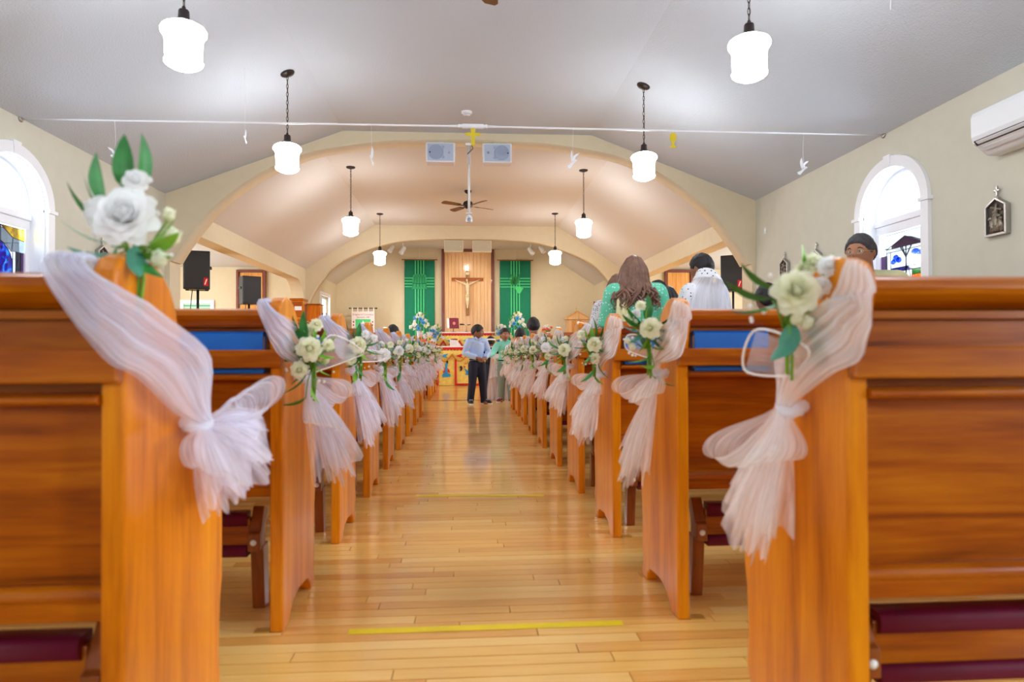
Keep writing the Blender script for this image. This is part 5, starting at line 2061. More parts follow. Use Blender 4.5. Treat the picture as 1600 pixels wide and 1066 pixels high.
TULLE = TULLE_L
BP = {
    (-1, 0): dict(knot=(.20, .665), tilt=32, spread=70, len=.178, kick=30, us=1.55, psi=183, loops=[(104, .15), (-52, .11)], **{'as': .105}),
    (-1, 1): dict(knot=(.11, .720), tilt=13, spread=34, len=.335, loops=[(62, .17), (-30, .16)], **{'as': .066}),
    (-1, 2): dict(knot=(.10, .710), tilt=12, spread=36, len=.31, loops=[(60, .12), (-28, .12)], **{'as': .082}),
    (-1, 3): dict(knot=(.11, .705), tilt=16, spread=36, len=.32, loops=[(55, .10), (-30, .10)]),
    (1, 0): dict(knot=(.13, .690), tilt=8, spread=30, len=.265, loops=[(40, .15), (-25, .10)], kick=16, **{'as': .022}),
    (1, 1): dict(knot=(.07, .725), tilt=7, spread=24, len=.34, loops=[(58, .14), (-40, .08)], kick=14, **{'as': .034}),
    (1, 2): dict(knot=(.09, .690), tilt=12, spread=38, len=.30, loops=[(60, .12), (-25, .10)]),
    (1, 3): dict(knot=(.10, .705), tilt=20, spread=40, len=.27, loops=[(70, .12), (-30, .10)]),
}


# ------------------------------------------------------------------ bouquets on the pew ends
def spray(loc, face, items, label, seed):
    """items: (kind, dx, dz, dy, size[, ang]) in the picture plane of the bouquet: dx right, dz up, dy away."""
    r = thing('rose_spray', label, 'bouquet', loc, 0, 'white rose sprays on the pew ends')
    g = random.Random(seed)
    st = MB()
    for it in items:
        kind, dx, dz, dy, sz = it[:5]
        fc = Vector(face) + Vector((dx * 4, 0, dz * 3))
        if kind in ('rose', 'cream', 'small', 'smallc'):
            me = {'rose': ROSE, 'cream': ROSE_C, 'small': ROSE_S, 'smallc': ROSE_SC}[kind]
            put('rose' if kind in ('rose', 'cream') else 'small_rose', me, r, (dx, dy, dz), look(fc, g.uniform(0, 6)), sz)
        elif kind == 'bud':
            put('bud', BUD, r, (dx, dy, dz), look(Vector((dx * 6, -.3, .6 + dz * 4))), sz)
        else:
            ang = radians(it[5])
            me = {'leaf': LEAFM, 'narrow': LEAFN, 'lime': LEAFY, 'dusty': LEAFT}[kind]
            d = Vector((sin(ang), g.uniform(-.35, .1), cos(ang)))
            put('leaf', me, r, (dx, dy, dz), leaf_rot(d, g.uniform(-.5, .5)), sz)
        if kind != 'rose':
            st.tube([(dx * .1, .012, -.06), (dx * .6, dy + .012, dz * .5 - .02), (dx, dy + .004, dz - .004)], .0018, 5)
    st.tube([(.0, .012, -.02), (.004, .012, -.08), (.002, .008, -.14)], .004, 6)
    st.tube([(.006, .01, -.02), (.012, .010, -.09), (.008, .004, -.15)], .003, 6)
    st.build('stem', STEMG, r)
    bb = MB()
    for k in range(16):
        a, rr = g.uniform(0, 6.28), .02 + .055 * sqrt(g.random())
        bb.ball((rr * cos(a), g.uniform(-.02, .02), rr * sin(a) - .035), g.uniform(.003, .005), 6, 4)
    bb.build('gypsophila', PETAL, r)['kind'] = 'stuff'
    return r


def auto_items(g, mir):
    it = [('rose' if g.random() < .5 else 'cream', 0, 0, -.03, g.uniform(.85, 1.0))]
    if g.random() < .3:
        it.append(('cream', g.uniform(-.04, .04), -.06, -.02, .65))
    for k in range(3):
        a = g.uniform(-1.6, 1.6)
        rr = g.uniform(.05, .075)
        it.append(('small' if g.random() < .5 else 'smallc', rr * sin(a), rr * cos(a), g.uniform(-.02, .01), g.uniform(.8, 1.05)))
    for k in range(4):
        a = g.uniform(-2.6, 2.6)
        rr = g.uniform(.05, .085)
        it.append(('bud', rr * sin(a), rr * cos(a), g.uniform(-.02, .01), g.uniform(.8, 1.1)))
    for k in range(12):
        a = -165 + 330 * (k + g.random() * .7) / 12
        it.append((g.choice(['leaf', 'lime', 'lime', 'dusty', 'leaf']), .022 * sin(radians(a)), .022 * cos(radians(a)), g.uniform(-.02, .01), g.uniform(.8, 1.1), a))
    for k in range(4):
        it.append((g.choice(['lime', 'leaf']), g.uniform(-.02, .02), -.05 - .03 * k, -.012, .9, g.uniform(100, 260)))
    return it


L1_ITEMS = [('rose', 0, 0, -.02, 1.18), ('rose', -.045, .012, .0, .7), ('small', .012, .058, -.015, 1.15), ('bud', .06, -.025, 0, 1.3), ('bud', .044, -.062, -.01, 1.3), ('bud', .05, .012, .01, 1.0),
            ('leaf', -.014, .05, 0, 1.0, 4), ('leaf', .010, .055, 0, .95, 17), ('leaf', -.045, .028, 0, .9, -18), ('narrow', -.05, .0, .0, .95, -48), ('narrow', -.05, .018, .01, .8, -40), ('narrow', -.035, -.035, 0, .95, -78),
            ('dusty', -.03, -.05, 0, 1.1, -96), ('lime', .02, -.035, 0, 1.1, 60), ('lime', .03, -.045, -.01, 1.0, 75), ('leaf', .0, -.045, -.01, .9, 140), ('leaf', -.02, -.04, -.01, .8, 200), ('lime', .01, -.05, -.01, 1.0, 110), ('dusty', .01, -.04, -.015, 1.0, 170)]
R1_ITEMS = [('cream', 0, 0, -.03, 1.02), ('smallc', .045, .052, 0, 1.15), ('small', .062, .045, -.02, 1.1), ('small', .048, .012, -.02, 1.0), ('smallc', .028, .040, 0, .9), ('bud', .0, -.045, -.03, 1.1), ('bud', .018, -.052, -.03, 1.1),
            ('bud', .06, -.02, -.02, 1.0), ('bud', .05, -.045, -.02, 1.0), ('leaf', -.03, -.008, -.01, 1.05, -84), ('leaf', -.03, -.018, -.02, 1.05, -112), ('leaf', -.02, .01, .0, .9, -70), ('lime', .05, .02, 0, 1.1, 40),
            ('lime', .05, -.02, -.01, 1.2, 160), ('leaf', .04, -.03, -.01, 1.2, 172), ('leaf', .055, -.05, -.01, 1.0, 185), ('dusty', .0, -.05, -.02, 1.2, 200), ('dusty', -.01, -.07, -.03, 1.2, 215), ('lime', .02, .03, 0, 1.0, 15)]
g = random.Random(42)
for q, ys in ((-1, LEFT_Y), (1, RIGHT_Y)):
    side = 'left' if q < 0 else 'right'
    for i, y in enumerate(ys):
        ax = AX if y < 10.5 else .615
        P = BP.get((q, i)) or dict(knot=(g.uniform(.06, .14), g.uniform(.68, .73)), tilt=g.uniform(8, 24), spread=g.uniform(32, 44), len=g.uniform(.25, .32),
                                   loops=[(g.uniform(50, 80), g.uniform(.09, .13)), (g.uniform(-45, -20), .1)])
        nm = ORD[i] + (' row back from the camera' if i < 10 else ' row by the altar')
        if y > 10.5:
            nm = ['first row of the altar group', 'second row of the altar group', 'last row of the altar group'][i - 9]
        b = bow(q, y, ax, P, 'white tulle bow on the %s pew end, %s' % (side, nm), 100 + i * 7 + (3 if q > 0 else 0))
        if q < 0 and i == 1:
            wired_loop(q, ax, y, [(.13, .05, .73), (.10, .11, .845), (.16, .20, .80), (.17, .17, .775)], '', b.location, b)
        if q < 0 and i == 2:
            wired_loop(q, ax, y, [(.10, .06, .75), (.10, .06, .80), (.20, .16, .79), (.20, .15, .755)], '', b.location, b)
        if q > 0 and i == 0:
            wired_loop(q, ax, y, [(.10, .04, .75), (.03, .05, .80), (.12, .10, .835), (.17, .10, .76)], '', b.location, b)
        if q > 0 and i == 1:
            wired_loop(q, ax, y, [(.08, .05, .77), (.05, .07, .83), (.10, .12, .845), (.12, .12, .80)], '', b.location, b)
        gg = random.Random(900 + i * 5 + (1 if q > 0 else 0))
        face = (-q * .45, -.85, .15)
        lab = 'white rose spray on the %s pew end, %s' % (side, nm)
        if q < 0 and i == 0:
            spray((-.575, y + .03, 1.005), (.15, -1, .3), L1_ITEMS, 'tall white rose spray rising above the nearest left pew end', 1)
        elif q > 0 and i == 0:
            spray((.505, y + .065, .895), (-.35, -.9, .25), R1_ITEMS, 'cream rose spray with a big bloom on the nearest right pew end', 2)
        else:
            zz = {(-1, 1): .805, (-1, 2): .822, (1, 1): .862, (1, 2): .822}.get((q, i), gg.uniform(.765, .815))
            spray((q * (ax - .075), y + gg.uniform(.0, .04), zz), face, auto_items(gg, q), lab, 50 + i + (20 if q > 0 else 0))

# tulle draped kneeling desk at the front right
r = thing('draped_stand', 'low wooden stand draped in tulle to the floor behind the two boys', 'stand', (.55, 10.78, 0))
MB().box(-.17, .22, .06, .36, 0, .66).build('box', PANEL_O, r, .006)
m = MB()
for L in range(3):
    def f(u, v, L=L):
        a = pi * (1.02 * u - .01) + pi
        rx, ry = .20 + .07 * (1 - v) + .008 * L, .12 + .05 * (1 - v) + .01 * L
        w = 1 + .05 * sin(a * 14 + L) * (1 - v)
        return (.025 + rx * cos(a) * w, .16 + ry * sin(a) * w, .70 * v + .004)
    m.grid(f, 60, 10)
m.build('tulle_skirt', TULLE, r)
m = MB()
for L in range(2):
    def f(u, v, L=L):
        a = pi * u + pi
        rx, ry = .18 + .05 * (1 - v), .12 + .04 * (1 - v)
        w = 1 + .08 * sin(a * 11 + L * 2) * (1 - v)
        return (.02 + rx * cos(a) * w, .13 + ry * sin(a) * w - .01, .36 + .36 * v + .02 * sin(a * 5 + L))
    m.grid(f, 50, 7)
m.lathe([(0, .715), (.17, .71), (.15, .73), (0, .74)], 24, (.02, .17, 0))
m.build('tulle_overlay', TULLE_D, r)
gg = random.Random(77)
spray((.50, 10.60, .62), (-.2, -1, .3), auto_items(gg, 1), 'white rose spray on the draped stand between the two boys', 91)
spray((-.622, 12.95, .30), (.2, -1, .3), auto_items(random.Random(78), 1), 'white rose spray hanging low on the last left pew by the altar', 92)
# ------------------------------------------------------------------ people
SKIN = plain('brown_skin', lin(166, 112, 82), 0.5, bump=0.05, bscale=200)
SKIN_D = plain('deep_brown_skin', lin(150, 98, 70), 0.5, bump=0.05, bscale=200)
HAIR = plain('black_hair', lin(20, 16, 20), 0.5, bump=0.6, bscale=160)
HAIR_B = plain('brown_wavy_hair', lin(128, 92, 74), 0.42, bump=0.4, bscale=120, var=0.35, vscale=24)
HAIR_G = plain('greying_hair', lin(58, 54, 56), 0.5, bump=0.6, bscale=200, var=0.3, vscale=60)
EYEW = plain('eye_white', lin(236, 232, 228), 0.2)
EYED = plain('dark_iris', lin(24, 14, 10), 0.15)
LIPS = plain('lip', lin(124, 62, 56), 0.45)
SHIRT_B = plain('pale_blue_shirt', lin(182, 208, 250), 0.75, bump=0.25, bscale=22)
SHIRT_T = plain('mint_shirt', lin(140, 230, 208), 0.75, bump=0.25, bscale=22)
NAVY = plain('navy_trousers', lin(16, 20, 46), 0.75, bump=0.25, bscale=18)
GREYP = plain('sage_trousers', lin(136, 150, 138), 0.8, bump=0.35, bscale=20)
SHOEB = plain('black_shoe', lin(30, 32, 40), 0.5)
SHOEM = plain('maroon_shoe', lin(124, 24, 42), 0.5)
SOLE = plain('white_sole', lin(236, 236, 236), 0.5)
WSHIRT = plain('white_shirt', lin(238, 240, 246), 0.75, bump=0.25, bscale=20)
BLACKTOP = plain('black_top', lin(30, 28, 34), 0.8)
CREAMSH = plain('pale_olive_shirt', lin(206, 204, 160), 0.75, bump=0.25, bscale=16, var=0.08)
KURTA = dotted('green_kurta_white_dots', lin(104, 214, 176), lin(232, 250, 244), 44, 0.26)
PATTERN = dotted('black_white_print', lin(226, 228, 232), lin(40, 40, 48), 60, 0.33)
VEIL_D = dotted('white_lace_black_sequins', lin(240, 243, 250), lin(40, 40, 48), 40, 0.24)
DUPATTA = plain('cream_dupatta', lin(226, 222, 170), 0.7, bump=0.3, bscale=20)
DARKDRESS = plain('dark_blue_dress', lin(44, 48, 70), 0.8)
GLASSES = plain('gold_spectacle_frame', lin(196, 160, 110), 0.3, metal=0.8)
LENSM = glass_mat('spectacle_lens', (0.95, 0.96, 0.97, 1), 0.12)

HL = [(0, .50), (.5, .46), (.8, .30), (1.05, .06), (1.35, -.04), (1.6, .08), (1.85, -.15), (2.3, -.45), (3.2, -.55)]


def hairline(az):
    for (a, za), (b, zb) in zip(HL, HL[1:]):
        if az <= b:
            return za + (zb - za) * (az - a) / (b - a)
    return HL[-1][1]


def head_pt(d):
    x, y, z = d
    p = Vector((.70 * x, .86 * y, 1.0 * z))
    if z < 0:
        p.x *= 1 - .30 * (-z) ** 1.4
        if y > 0:
            p.y *= 1 - .40 * (-z)
        elif z < -.55:
            p.y *= 1 - .10 * (-z - .55)
    front = max(0.0, -y)
    if front > .2:
        gx = lambda a, s: exp(-((p.x - a) / s) ** 2)
        gz = lambda a, s: exp(-((p.z - a) / s) ** 2)
        p.y -= .20 * gx(0, .10) * gz(-.16, .13) + .09 * gx(0, .07) * gz(.02, .14)
        p.y += .055 * (gx(.27, .14) + gx(-.27, .14)) * gz(.04, .10)
        p.y -= .030 * (gx(.26, .18) + gx(-.26, .18)) * gz(.18, .07)
        p.y -= .050 * gx(0, .2) * gz(-.46, .07)
        p.y -= .050 * gx(0, .16) * gz(-.80, .12)
    return p


def add_head(m, T, s):
    b = MB()
    b.ball((0, 0, 0), 1.0, 48, 34)
    vs = [T @ (head_pt(Vector(v)) * s) for v in b.v]
    m.add(vs, b.f, True)
    for q in (-1, 1):
        m.ball((0, 0, 0), 1, 10, 8, T=T @ Matrix.Translation((q * .70 * s, .06 * s, -.06 * s)) @ Matrix.Rotation(q * .35, 4, 'Z') @ Matrix.Diagonal((.07 * s, .14 * s, .22 * s, 1)))


def hair_cap(parent, T, s, mat, vol=.10, name='hair'):
    m = MB()
    nu, nv = 56, 40
    pts, cov = [], []
    for j in range(nv + 1):
        for i in range(nu):
            t = -pi / 2 + pi * j / nv
            a = 2 * pi * i / nu
            d = Vector((cos(t) * cos(a), cos(t) * sin(a), sin(t)))
            az = abs(atan2(d.x, -d.y))
            h = hairline(az)
            c = min(1, max(0, (d.z - h + .05) / .15))
            c = c * c * (3 - 2 * c)
            nz = noise.noise(d * 4) * .55 + noise.noise(Vector((d.x * 22, d.y * 22, d.z * 7))) * .55
            off = -.03 + (vol + .03) * c * (1 + .5 * nz)
            p = head_pt(d)
            pts.append(T @ ((p + d * off) * s))
            cov.append(c)
    fs = []
    for j in range(nv):
        for i in range(nu):
            f = (j * nu + i, j * nu + (i + 1) % nu, (j + 1) * nu + (i + 1) % nu, (j + 1) * nu + i)
            if max(cov[k] for k in f) > 0:
                fs.append(f)
    m.add(pts, fs, True)
    return m.build(name, mat, parent)


def face(parent, T, s, brow=HAIR, smile=0.0):
    for q in (-1, 1):
        c = Vector((q * .27, -.665, .04)) * s
        e = MB().ball(tuple(c), .105 * s, 14, 10, T=T).build('eye', EYEW, parent)
        MB().ball(tuple(c + Vector((0, -.062, -.005)) * s), .055 * s, 10, 8, T=T).build('iris', EYED, e)
        MB().tube([T @ (Vector((q * .14, -.80, .20)) * s), T @ (Vector((q * .27, -.80, .25)) * s), T @ (Vector((q * .42, -.70, .19)) * s)], [.022 * s, .030 * s, .015 * s], 6).build('eyebrow', brow, parent)
    m = MB()
    m.tube([T @ (Vector((-.17, -.79, -.47 + smile)) * s), T @ (Vector((-.06, -.86, -.455)) * s), T @ (Vector((.06, -.86, -.455)) * s), T @ (Vector((.17, -.79, -.47 + smile)) * s)], [.015 * s, .034 * s, .034 * s, .015 * s], 8)
    m.tube([T @ (Vector((-.13, -.80, -.50)) * s), T @ (Vector((0, -.86, -.525)) * s), T @ (Vector((.13, -.80, -.50)) * s)], [.015 * s, .036 * s, .015 * s], 8)
    m.build('mouth', LIPS, parent)


def hand(m, w, d, n, S, curl, side):
    d, n = Vector(d).normalized(), Vector(n)
    n = (n - d * n.dot(d)).normalized()
    b = d.cross(n) * side
    B = Matrix((( b.x, n.x, d.x), (b.y, n.y, d.y), (b.z, n.z, d.z))).to_4x4()
    m.ball((0, 0, 0), 1, 14, 10, T=Matrix.Translation(w + d * .27 * S) @ B @ Matrix.Diagonal((.21 * S, .095 * S, .29 * S, 1)))
    m.tube([w - d * .1 * S, w + d * .15 * S], [.13 * S, .13 * S], 8)
    for i, L in enumerate((.40, .45, .42, .33)):
        p = w + d * (.46 - .03 * abs(i - 1)) * S + b * (.165 - .11 * i) * S
        dd = (d + b * (.16 - .11 * i)).normalized()
        pts = [p - dd * .08 * S, p]
        a = 0
        for k, f in enumerate((.45, .31, .24)):
            a += curl * (.5, .75, .55)[k]
            v = (dd * cos(a) + n * sin(a)).normalized()
            p = p + v * L * f * S
            pts.append(p)
        m.tube(pts, [.05 * S, .05 * S, .046 * S, .042 * S, .03 * S], 7)
    p = w + d * .14 * S + b * .15 * S
    v1 = (d * .6 + b * .7 + n * .3).normalized()
    v2 = (d * .85 + b * .25 + n * .45).normalized()
    m.tube([p, p + v1 * .2 * S, p + v1 * .2 * S + v2 * .2 * S], [.065 * S, .052 * S, .034 * S], 7)


STAND = dict(pelvis=(0, 0, .52), chest=(0, .005, .70), neck=(0, .008, .83), head=(0, -.012, .922), hipL=(.050, 0, .50), kneeL=(.056, -.014, .275), ankL=(.058, .012, .045),
             shL=(.106, .004, .79), elL=(.135, .02, .615), wrL=(.14, -.03, .475))
SIT = dict(pelvis=(0, 0, .345), chest=(0, .0, .50), neck=(0, .0, .635), head=(0, -.012, .73), hipL=(.052, 0, .345), kneeL=(.065, -.25, .335), ankL=(.065, -.25, .045),
           shL=(.110, .0, .595), elL=(.14, -.01, .45), wrL=(.08, -.14, .38))


def joints(base, H, over):
    J = {}
    for k, v in base.items():
        J[k] = Vector(v) * H
        if k[-1] == 'L':
            J[k[:-1] + 'R'] = Vector((-v[0], v[1], v[2])) * H
    for k, v in over.items():
        J[k] = Vector(v)
    return J


def person(label, loc, rz, H, base=STAND, over=None, hyaw=0, hpitch=0, hroll=0, skin=SKIN, top=None, sleeve='wrist', hem=None, legs=None, shoes=None, hair='short', hair_mat=None,
           group=None, handdir=None, curl=.5, vox=.0055, girth=1.0, withface=True, collar=False, hs=None):
    hair_mat = hair_mat or HAIR
    r = thing('person', label, 'person', loc, radians(rz), group)
    J = joints(base, H, over or {})
    hs = hs or (.085 * H + .008 if H < 1.35 else .071 * H)
    T = Matrix.Translation(J['head']) @ Matrix.Rotation(radians(hyaw), 4, 'Z') @ Matrix.Rotation(radians(hpitch), 4, 'X') @ Matrix.Rotation(radians(hroll), 4, 'Y')
    k = H * girth
    pe, ch, ne = J['pelvis'], J['chest'], J['neck']
    up = (ch - pe).normalized()
    sit = base is SIT

    def torso(m, g, lo, hi=1.0):
        pts = [pe + up * (lo * H), pe.lerp(ch, .15), pe.lerp(ch, .55), ch, ch.lerp(ne, .45), ch.lerp(ne, .78), ne]
        rad = [.082 * k, .088 * k, .078 * k, .092 * k, .096 * k, .070 * k, .034 * k]
        m.tube(pts, [a + g for a in rad], 20, flat=.66)
        for s in 'LR':
            m.tube([ch.lerp(ne, .62), J['sh' + s]], [.05 * k + g, .040 * k + g], 12)
    m = MB()
    torso(m, 0, -.05)
    m.tube([ne - Vector((0, 0, .02 * H)), J['head'] - (T.to_3x3() @ Vector((0, -.15, .35))) * hs], [.038 * k, .034 * k], 12)
    add_head(m, T, hs)
    for s, sg in (('L', 1), ('R', -1)):
        m.tube([J['sh' + s], J['sh' + s].lerp(J['el' + s], .5), J['el' + s], J['el' + s].lerp(J['wr' + s], .4), J['wr' + s]], [.036 * k, .030 * k, .024 * k, .025 * k, .016 * k], 12)
        m.ball(tuple(J['sh' + s]), .038 * k, 12, 8)
        d = (J['wr' + s] - J['el' + s])
        hd, hn = (handdir or {}).get(s, (d, Vector((-sg, .15, -.2))))
        hand(m, J['wr' + s], hd, hn, .108 * H, curl, sg if not handdir or s not in handdir else handdir[s][1].x and sg)
        m.tube([J['hip' + s], J['hip' + s].lerp(J['knee' + s], .4), J['knee' + s], J['knee' + s].lerp(J['ank' + s], .35), J['ank' + s]], [.055 * k, .052 * k, .037 * k, .037 * k, .022 * k], 12)
        a = J['ank' + s]
        m.tube([a + Vector((0, .02 * H, -.02 * H)), a + Vector((0, -.03 * H, -.025 * H)), a + Vector((0, -.085 * H, -.033 * H))], [.022 * k, .024 * k, .014 * k], 10)
    body = link_mesh('body', voxel(m, vox, 4), skin, r)
    if len(body.data.polygons) > 9000:
        de = body.modifiers.new('lighter', 'DECIMATE')
        de.ratio = .45
    if top:
        m = MB()
        g = .010 * H ** .5
        lo = -.10 if hem is None else hem
        torso(m, g, lo)
        for s in 'LR':
            sh, el, wr = J['sh' + s], J['el' + s], J['wr' + s]
            if sleeve == 'wrist':
                pts, rad = [sh, sh.lerp(el, .5), el, el.lerp(wr, .5), el.lerp(wr, .93)], [.042, .040, .035, .031, .026]
            elif sleeve == 'elbow':
                pts, rad = [sh, sh.lerp(el, .5), el, el.lerp(wr, .12)], [.043, .041, .037, .036]
            else:
                pts, rad = [sh, sh.lerp(el, .3), sh.lerp(el, .6)], [.043, .042, .042]
            m.tube(pts, [a * k + g * .7 for a in rad], 14)
            m.ball(tuple(sh), .043 * k + g * .6, 12, 8)
        o = link_mesh('shirt', voxel(m, .008, 5), top, r)
        if collar:
            c = MB()
            for q in (-1, 1):
                c.prism([(q * .004, ne.z - .030 * H), (q * .052 * k, ne.z - .005 * H), (q * .040 * k, ne.z + .022 * H), (q * .008, ne.z - .002)], ne.y - .060 * k, ne.y - .048 * k, 'y')
            c.tube([(.036 * k * cos(a), ne.y + .036 * k * sin(a), ne.z + .012 * H) for a in [2 * pi * i / 16 for i in range(16)]], .010 * H, 6, closed=True)
            c.build('collar', top, r)
            b = MB()
            for i in range(5):
                z = ne.z - .06 * H - i * .055 * H
                b.ball((0, ch.y - (.092 * k + g) * .67 - .001, z), .0045, 8, 6)
            b.build('button', SOLE, r)
    if legs:
        m = MB()
        g = .010 * H ** .5
        m.tube([pe - up * .06 * H, pe + up * .045 * H], [.080 * k + g * .6, .084 * k + g * .6], 18, flat=.68)
        for s in 'LR':
            hp, kn, an = J['hip' + s], J['knee' + s], J['ank' + s]
            m.tube([hp, hp.lerp(kn, .5), kn, kn.lerp(an, .5), an + Vector((0, 0, -.012 * H))], [.058 * k + g, .052 * k + g, .042 * k + g, .038 * k + g, .034 * k + g], 14)
            m.ball(tuple(hp), .058 * k + g, 12, 8)
        link_mesh('trousers', voxel(m, .008, 5), legs, r)
        if not sit:
            MB().tube([(pe.x + (.084 * k + g) * cos(a), pe.y + (.084 * k + g) * .68 * sin(a), pe.z + .045 * H) for a in [2 * pi * i / 24 for i in range(24)]], .009 * H, 6, closed=True).build('belt', BLACKTOP, r)
    if shoes:
        for s in 'LR':
            a = J['ank' + s]
            tl = (over or {}).get('toe' + s, (0, -1))
            td = Vector((tl[0], tl[1], 0)).normalized()
            z0 = a.z - .045 * H
            b0 = Vector((a.x, a.y, z0))
            m = MB()
            m.tube([b0 - td * .035 * H + Vector((0, 0, .03 * H)), b0 + Vector((0, 0, .036 * H)), b0 + td * .05 * H + Vector((0, 0, .028 * H)), b0 + td * .105 * H + Vector((0, 0, .020 * H))], [.030 * H, .036 * H, .034 * H, .020 * H], 14)
            sh = m.build('shoe', shoes, r)
            sd = Vector((td.y, -td.x, 0))
            pl = []
            for i in range(20):
                t = 2 * pi * i / 20
                q = b0 + td * (.037 * H + .088 * H * cos(t)) + sd * (.034 * H * sin(t))
                pl.append((q.x, q.y))
            MB().prism(pl, z0 + .001, z0 + .014 * H, 'z').build('sole', SOLE, sh)
            l = MB()
            for i in range(3):
                c = b0 + td * (.028 + .017 * i) * H + Vector((0, 0, (.062 - .005 * i) * H))
                l.tube([c - sd * .02 * H, c + Vector((0, 0, .004)), c + sd * .02 * H], .004 * H, 5)
            l.build('laces', SOLE, sh)
    if hair in ('short', 'tied', 'long'):
        hair_cap(r, T, hs, hair_mat, .10 if hair == 'short' else .09)
    if withface:
        face(r, T, hs)
    return r, J, T, hs


def locks(parent, T, s, J, mat, zend, spread, n, seed, back=+1, wave=.018, name='long_hair', clear=.13):
    """Long hair as many wavy strands from the crown over the back (local +y)."""
    g = random.Random(seed)
    m = MB()
    for k in range(n):
        a = pi * .5 + (k / (n - 1) - .5) * pi * 1.5 + g.uniform(-.05, .05)
        lay = g.uniform(.0, 1)
        st = T @ (Vector((.70 * cos(a) * .62, .86 * sin(a) * .62, .84)) * s * (1.0 + .06 * lay))
        mid = T @ (Vector((.84 * cos(a), .95 * sin(a) + .02, .05)) * s * (1 + .10 * lay))
        low = T @ (Vector((.98 * cos(a), .95 * max(-.05, sin(a)) + .12, -.85)) * s * (1 + .1 * lay))
        ze = zend + g.uniform(0, .10)
        x = T.translation.x + cos(a) * spread * g.uniform(.75, 1.05)
        end = Vector((x, J['chest'].y + clear + .03 * lay - .05 * abs(cos(a)), ze))
        pre = low.lerp(end, .5) + Vector((cos(a) * .01, .02, 0))
        path = cat([tuple(st), tuple(mid), tuple(low), tuple(pre), tuple(end)], 24)
        ph, fq = g.uniform(0, 6), g.uniform(7, 10)
        pts = []
        for i, p in enumerate(path):
            t = i / 23
            w = wave * max(0, t - .35) * 1.6
            pts.append(Vector(p) + Vector((w * sin(fq * t * 2 + ph), w * cos(fq * t * 2 + ph * 1.3) * .6, 0)))
        m.tube(pts, [(.010 + .006 * sin(pi * min(1, i / 20))) * (1 if i < 20 else 1 - (i - 19) * .2) for i in range(24)], 6, flat=.6)
    return m.build(name, mat, parent)


# --- the two boys in the aisle
person('boy in a light blue shirt and navy trousers standing in the aisle', (.12, 10.07, 0), 24, 1.17, over=dict(
    elL=(.185, -.01, .76), wrL=(.065, -.135, .675), elR=(-.195, .005, .75), wrR=(-.055, -.13, .685),
    ankL=(.10, -.03, .052), kneeL=(.085, -.02, .325), ankR=(-.095, .03, .052), kneeR=(-.075, .0, .325), toeL=(.55, -.8), toeR=(-.25, -1),
    head=(.0, -.02, 1.068)), hyaw=52, hpitch=8, skin=SKIN_D, top=SHIRT_B, hem=.035, legs=NAVY, shoes=SHOEB, collar=True,
    handdir={'L': (Vector((-.75, -.35, -.35)), Vector((-.1, .9, .3))), 'R': (Vector((.75, -.35, -.4)), Vector((.1, .9, .3)))}, curl=.75, vox=.0045, hs=.104)
person('boy in a mint green shirt and sage trousers reaching out beside the other boy', (.565, 10.40, 0), -4, 1.13, over=dict(
    shR=(-.125, -.01, .865), elR=(-.20, -.11, .745), wrR=(-.262, -.27, .715), elL=(.165, .03, .69), wrL=(.17, -.06, .55),
    ankL=(.085, -.02, .05), kneeL=(.075, -.03, .31), toeL=(.4, -1), toeR=(-.5, -1), head=(-.01, -.03, 1.030)), hyaw=14, hpitch=2, hroll=4, skin=SKIN, top=SHIRT_T, sleeve='wrist', hem=-.06, legs=GREYP, shoes=SHOEM,
    collar=True, handdir={'R': (Vector((-.3, -.5, -.75)), Vector((.7, .2, -.3)))}, curl=.6, vox=.0045, hs=.101)

# --- people standing in the right-hand pews
r, J, T, hs = person('woman in a green dotted tunic with long wavy brown hair, seen from behind', (1.275, 5.21, 0), 172, 1.57, top=KURTA, sleeve='elbow', hem=-.22, skin=SKIN,
                     over=dict(elR=(-.235, -.05, 1.00), wrR=(-.14, -.25, .98), elL=(.22, -.06, 1.0), wrL=(.12, -.25, .98), head=(.01, -.02, 1.418)), legs=KURTA, hair='long', hair_mat=HAIR_B, hyaw=-8, girth=1.08)
locks(r, T, hs, J, HAIR_B, 1.10, .165, 76, 4, wave=.03)
m = MB()


def dup(u, v):
    t = v
    p = Vector(cat([(.07, -.11, 1.14), (.085, -.02, 1.30), (.10, .08, 1.24), (.115, .128, 1.08), (.12, .13, .78)], 21)[int(round(t * 20))])
    return p + Vector(((u - .5) * (.075 + .03 * t), .008 * sin(u * 14 + t * 3), 0))


m.grid(dup, 14, 20)
o = m.build('dupatta', DUPATTA, r)
so = o.modifiers.new('t', 'SOLIDIFY')
so.thickness = .004

r, J, T, hs = person('woman in a black and white printed blouse half hidden by the woman in green', (1.345, 6.13, 0), 168, 1.50, top=PATTERN, sleeve='elbow', hem=-.1, legs=DARKDRESS, hair='long', hair_mat=HAIR_B, withface=True,
                     over=dict(elL=(.21, .02, .99)))
locks(r, T, hs, J, HAIR_B, 1.12, .12, 40, 9)
r, J, T, hs = person('girl with black hair parted behind, standing past the woman in green', (1.82, 6.14, 0), 176, 1.385, top=BLACKTOP, sleeve='short', legs=DARKDRESS, hair='long', withface=True)
locks(r, T, hs, J, HAIR, 1.08, .10, 40, 10, wave=.004)
MB().tube([T @ (Vector((-.62, .15, .62)) * hs), T @ (Vector((-.35, .12, .98)) * hs), T @ (Vector((0, .1, 1.10)) * hs)], .006, 6).build('hair_band', PAPER, r)
person('taller girl with black hair and her face turned left, behind the others', (1.99, 7.02, 0), 232, 1.535, top=BLACKTOP, sleeve='short', legs=DARKDRESS, hair='short')

